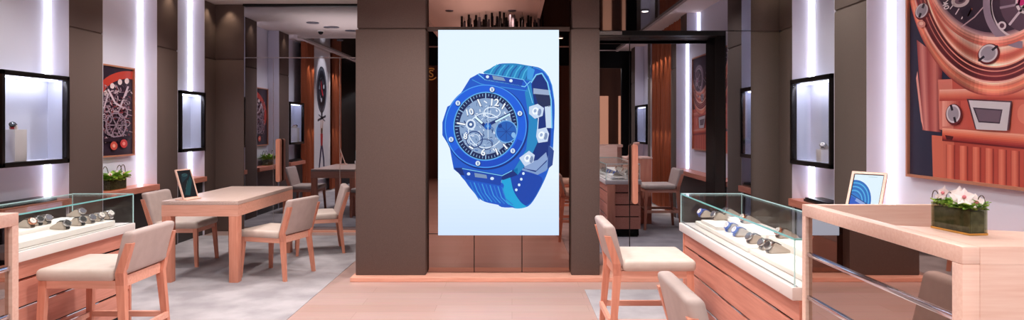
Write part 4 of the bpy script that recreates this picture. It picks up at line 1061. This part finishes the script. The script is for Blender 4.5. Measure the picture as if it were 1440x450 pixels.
# ---- planters
def leaf_mesh(bm, base, d, l, w, mi=0):
    base = Vector(base); d = Vector(d).normalized(); s = d.cross(Vector((0, 0, 1)))
    s = s.normalized() if s.length > .01 else Vector((1, 0, 0)); up = s.cross(d).normalized()
    prof = [(0, .15), (.3, .9), (.6, 1), (.85, .6), (1, .05)]; rows = []
    for tt, ww in prof:
        p = base + d*l*tt + up*(-.25*l*tt*tt); rows.append((bm.verts.new(p - s*w*ww*.5 + up*.12*w), bm.verts.new(p - up*.05*w), bm.verts.new(p + s*w*ww*.5 + up*.12*w)))
    for a, b in zip(rows, rows[1:]):
        bm.faces.new((a[0], a[1], b[1], b[0])).material_index = mi; bm.faces.new((a[1], a[2], b[2], b[1])).material_index = mi
def planter(label, loc, rz, L, Wd, hh, seed, orchids, scale=1.0):
    t = thing('flower_planter', label, 'planter', loc, rz); r = random.Random(seed)
    bm = BM(); e = .003
    for lo, hi in (((-L/2, -Wd/2, 0), (L/2, Wd/2, e)), ((-L/2, -Wd/2, e), (L/2, -Wd/2+e, hh)), ((-L/2, Wd/2-e, e), (L/2, Wd/2, hh)), ((-L/2, -Wd/2+e, e), (-L/2+e, Wd/2-e, hh)), ((L/2-e, -Wd/2+e, e), (L/2, Wd/2-e, hh))): box(bm, lo, hi)
    obj('glass_box', bm, M['tankglass'], t)
    bm = BM(); box(bm, (-L/2-.001, -Wd/2-.001, 0), (L/2+.001, Wd/2+.001, .006)); obj('base_band', bm, M['gold'], t)
    bm = BM(); box(bm, (-L/2+.004, -Wd/2+.004, .004), (L/2-.004, Wd/2-.004, hh*.86), .004)
    obj('moss_fill', bm, M['moss'], t)
    bm = BM()
    for k in range(170):
        x, y = r.uniform(-L/2, L/2)*1.0, r.uniform(-Wd/2, Wd/2)*.95; a = r.uniform(0, 2*PI)
        leaf_mesh(bm, (x, y, hh*.88+r.uniform(0, .016)*scale), (math.cos(a), math.sin(a), r.uniform(.1, 1.2)), r.uniform(.022, .042)*scale, r.uniform(.013, .022)*scale, r.randint(0, 1))
    lv = obj('foliage', bm, [M['leaf'], M['leaf2']], t, smooth=True)
    for k, (fx, fy, fz, fs, az) in enumerate(orchids):
        bm = BM(); c = Vector((fx, fy, hh+fz)); nrm = Vector((math.cos(az), math.sin(az), .25)).normalized()
        s = nrm.cross(Vector((0, 0, 1))).normalized(); u = s.cross(nrm)
        for j in range(5):
            a = PI/2 + j*2*PI/5; d = s*math.cos(a) + u*math.sin(a)
            tip = c + d*fs + nrm*fs*.15; side = (nrm.cross(d)).normalized()
            w = fs*(.34 if j in (0, 2, 3) else .42)
            v = [bm.verts.new(c), bm.verts.new(c + d*fs*.5 + side*w + nrm*fs*.16), bm.verts.new(tip), bm.verts.new(c + d*fs*.5 - side*w + nrm*fs*.16), bm.verts.new(c + d*fs*.55 + nrm*fs*.1)]
            bm.faces.new((v[0], v[1], v[4])); bm.faces.new((v[1], v[2], v[4])); bm.faces.new((v[2], v[3], v[4])); bm.faces.new((v[3], v[0], v[4]))
        b = obj('orchid_bloom', bm, M['petal'], t)
        bm = BM(); bmesh.ops.create_icosphere(bm, subdivisions=2, radius=fs*.2)
        for v in bm.verts: v.co = v.co + c + nrm*fs*.2
        obj('bloom_heart', bm, M['petal_core'], b, smooth=True)
    for k in range(3):
        bm = BM(); x = (-.36, .1, .4)[k]*L; sg = (-1, 1, 1)[k]; q = []
        for j in range(9):
            a = PI*j/8; q.append((x + sg*.02*(1-math.cos(a))*scale, (k-1)*.01, hh*.8 + .045*scale*math.sin(a) + .004*j*scale))
        tube(bm, q, .0016*scale, 6); obj('twig', bm, M['stem'], t, smooth=True)
    return t
# long side of the desk planter runs along the aisle
planter('smoky glass planter of white orchids and greenery on the reception desk', (1.318, 1.89, 1.1205), A(96), .145, .055, .080, 4,
        [(-.045, .02, .026, .027, 2.4), (-.015, .012, .022, .026, 2.6), (.03, .02, .030, .024, 1.5), (.01, -.012, .026, .028, 2.0), (-.058, -.004, .012, .026, 2.9), (.055, .01, .012, .022, 1.6), (-.03, -.02, .008, .024, 3.0)], .8)
planter('small smoky glass planter of greenery with pale blooms on the niche ledge', (-4.13, 6.64, .776), A(90), .27, .10, .11, 9,
        [(-.1, -.02, .05, .04, -PI/2), (.0, -.03, .06, .04, -PI/2), (.12, -.02, .05, .045, -1.2), (.05, -.04, .03, .035, -1.9)], 2.6)

# ---- chandelier of dark rods behind the camera's head, seen in the bronze mirror
t = thing('rod_chandelier', 'round chandelier of hanging dark rods, seen in the bronze mirror above the screen', 'chandelier', (-.16, 2.35, ZC))
r = random.Random(2)
for k in range(90):
    a = k*2.399; rr = .64*math.sqrt((k+.5)/90); x, y = rr*math.cos(a), rr*math.sin(a)
    bm = BM(); zt = -r.uniform(.004, .075); zb = -r.uniform(.62, .85)
    tube(bm, [(x, y, zt), (x, y, zb)], .019, 6); bar(bm, (x, y, 0), (x, y, zt), .003)
    obj('rod', bm, M['blackm'] if k % 3 else M['smoke'], t)
# ---- small ceiling fittings seen in the mirrors
def dome(x, y, label):
    t = thing('dome_camera', label, 'camera', (x, y, ZC)); bm = BM(); cyl(bm, (0, 0), .06, -.02, 0); obj('mount_ring', bm, M['white'], t)
    bm = BM(); bmesh.ops.create_uvsphere(bm, u_segments=16, v_segments=8, radius=.045); bmesh.ops.translate(bm, verts=bm.verts[:], vec=(0, 0, -.025)); obj('lens_dome', bm, M['black'], t, smooth=True)
dome(-3.33, 6.34, 'small black dome camera on the ceiling, seen in the table mirror')
sp0 = None
for x, y in ((-3.0, 6.75), (-2.8, 6.35), (-3.2, 7.2)):
    if sp0 is None:
        sp0 = thing('ceiling_speaker', 'flat round grey ceiling speaker over the long table', 'speaker', (x, y, ZC), 0, 'ceiling speakers over the long table')
        bm = BM(); cyl(bm, (0, 0), .10, -.008, 0, 28); obj('grille', bm, M['smoke'], sp0)
    else: dup(sp0, (x, y, ZC), 0)

# ================================================================== CAMERA + VIEW
cd = bpy.data.cameras.new('camera'); cam = bpy.data.objects.new('camera', cd); C.objects.link(cam)
cam.location = (0, 0, H); cam.rotation_euler = (PI/2, 0, 0)
cd.sensor_width = 36; cd.lens = 36*F/1440; cd.shift_y = -(225-V0)/1440; cd.clip_start = .05
sc = bpy.context.scene; sc.camera = cam
sc.view_settings.view_transform = 'Standard'; sc.view_settings.look = 'None'; sc.view_settings.exposure = .07
sc.cycles.max_bounces = 10; sc.cycles.diffuse_bounces = 5; sc.cycles.glossy_bounces = 6; sc.cycles.transparent_max_bounces = 24
sc.cycles.caustics_reflective = False; sc.cycles.caustics_refractive = False; sc.cycles.sample_clamp_indirect = 6
sc.cycles.use_denoising = True
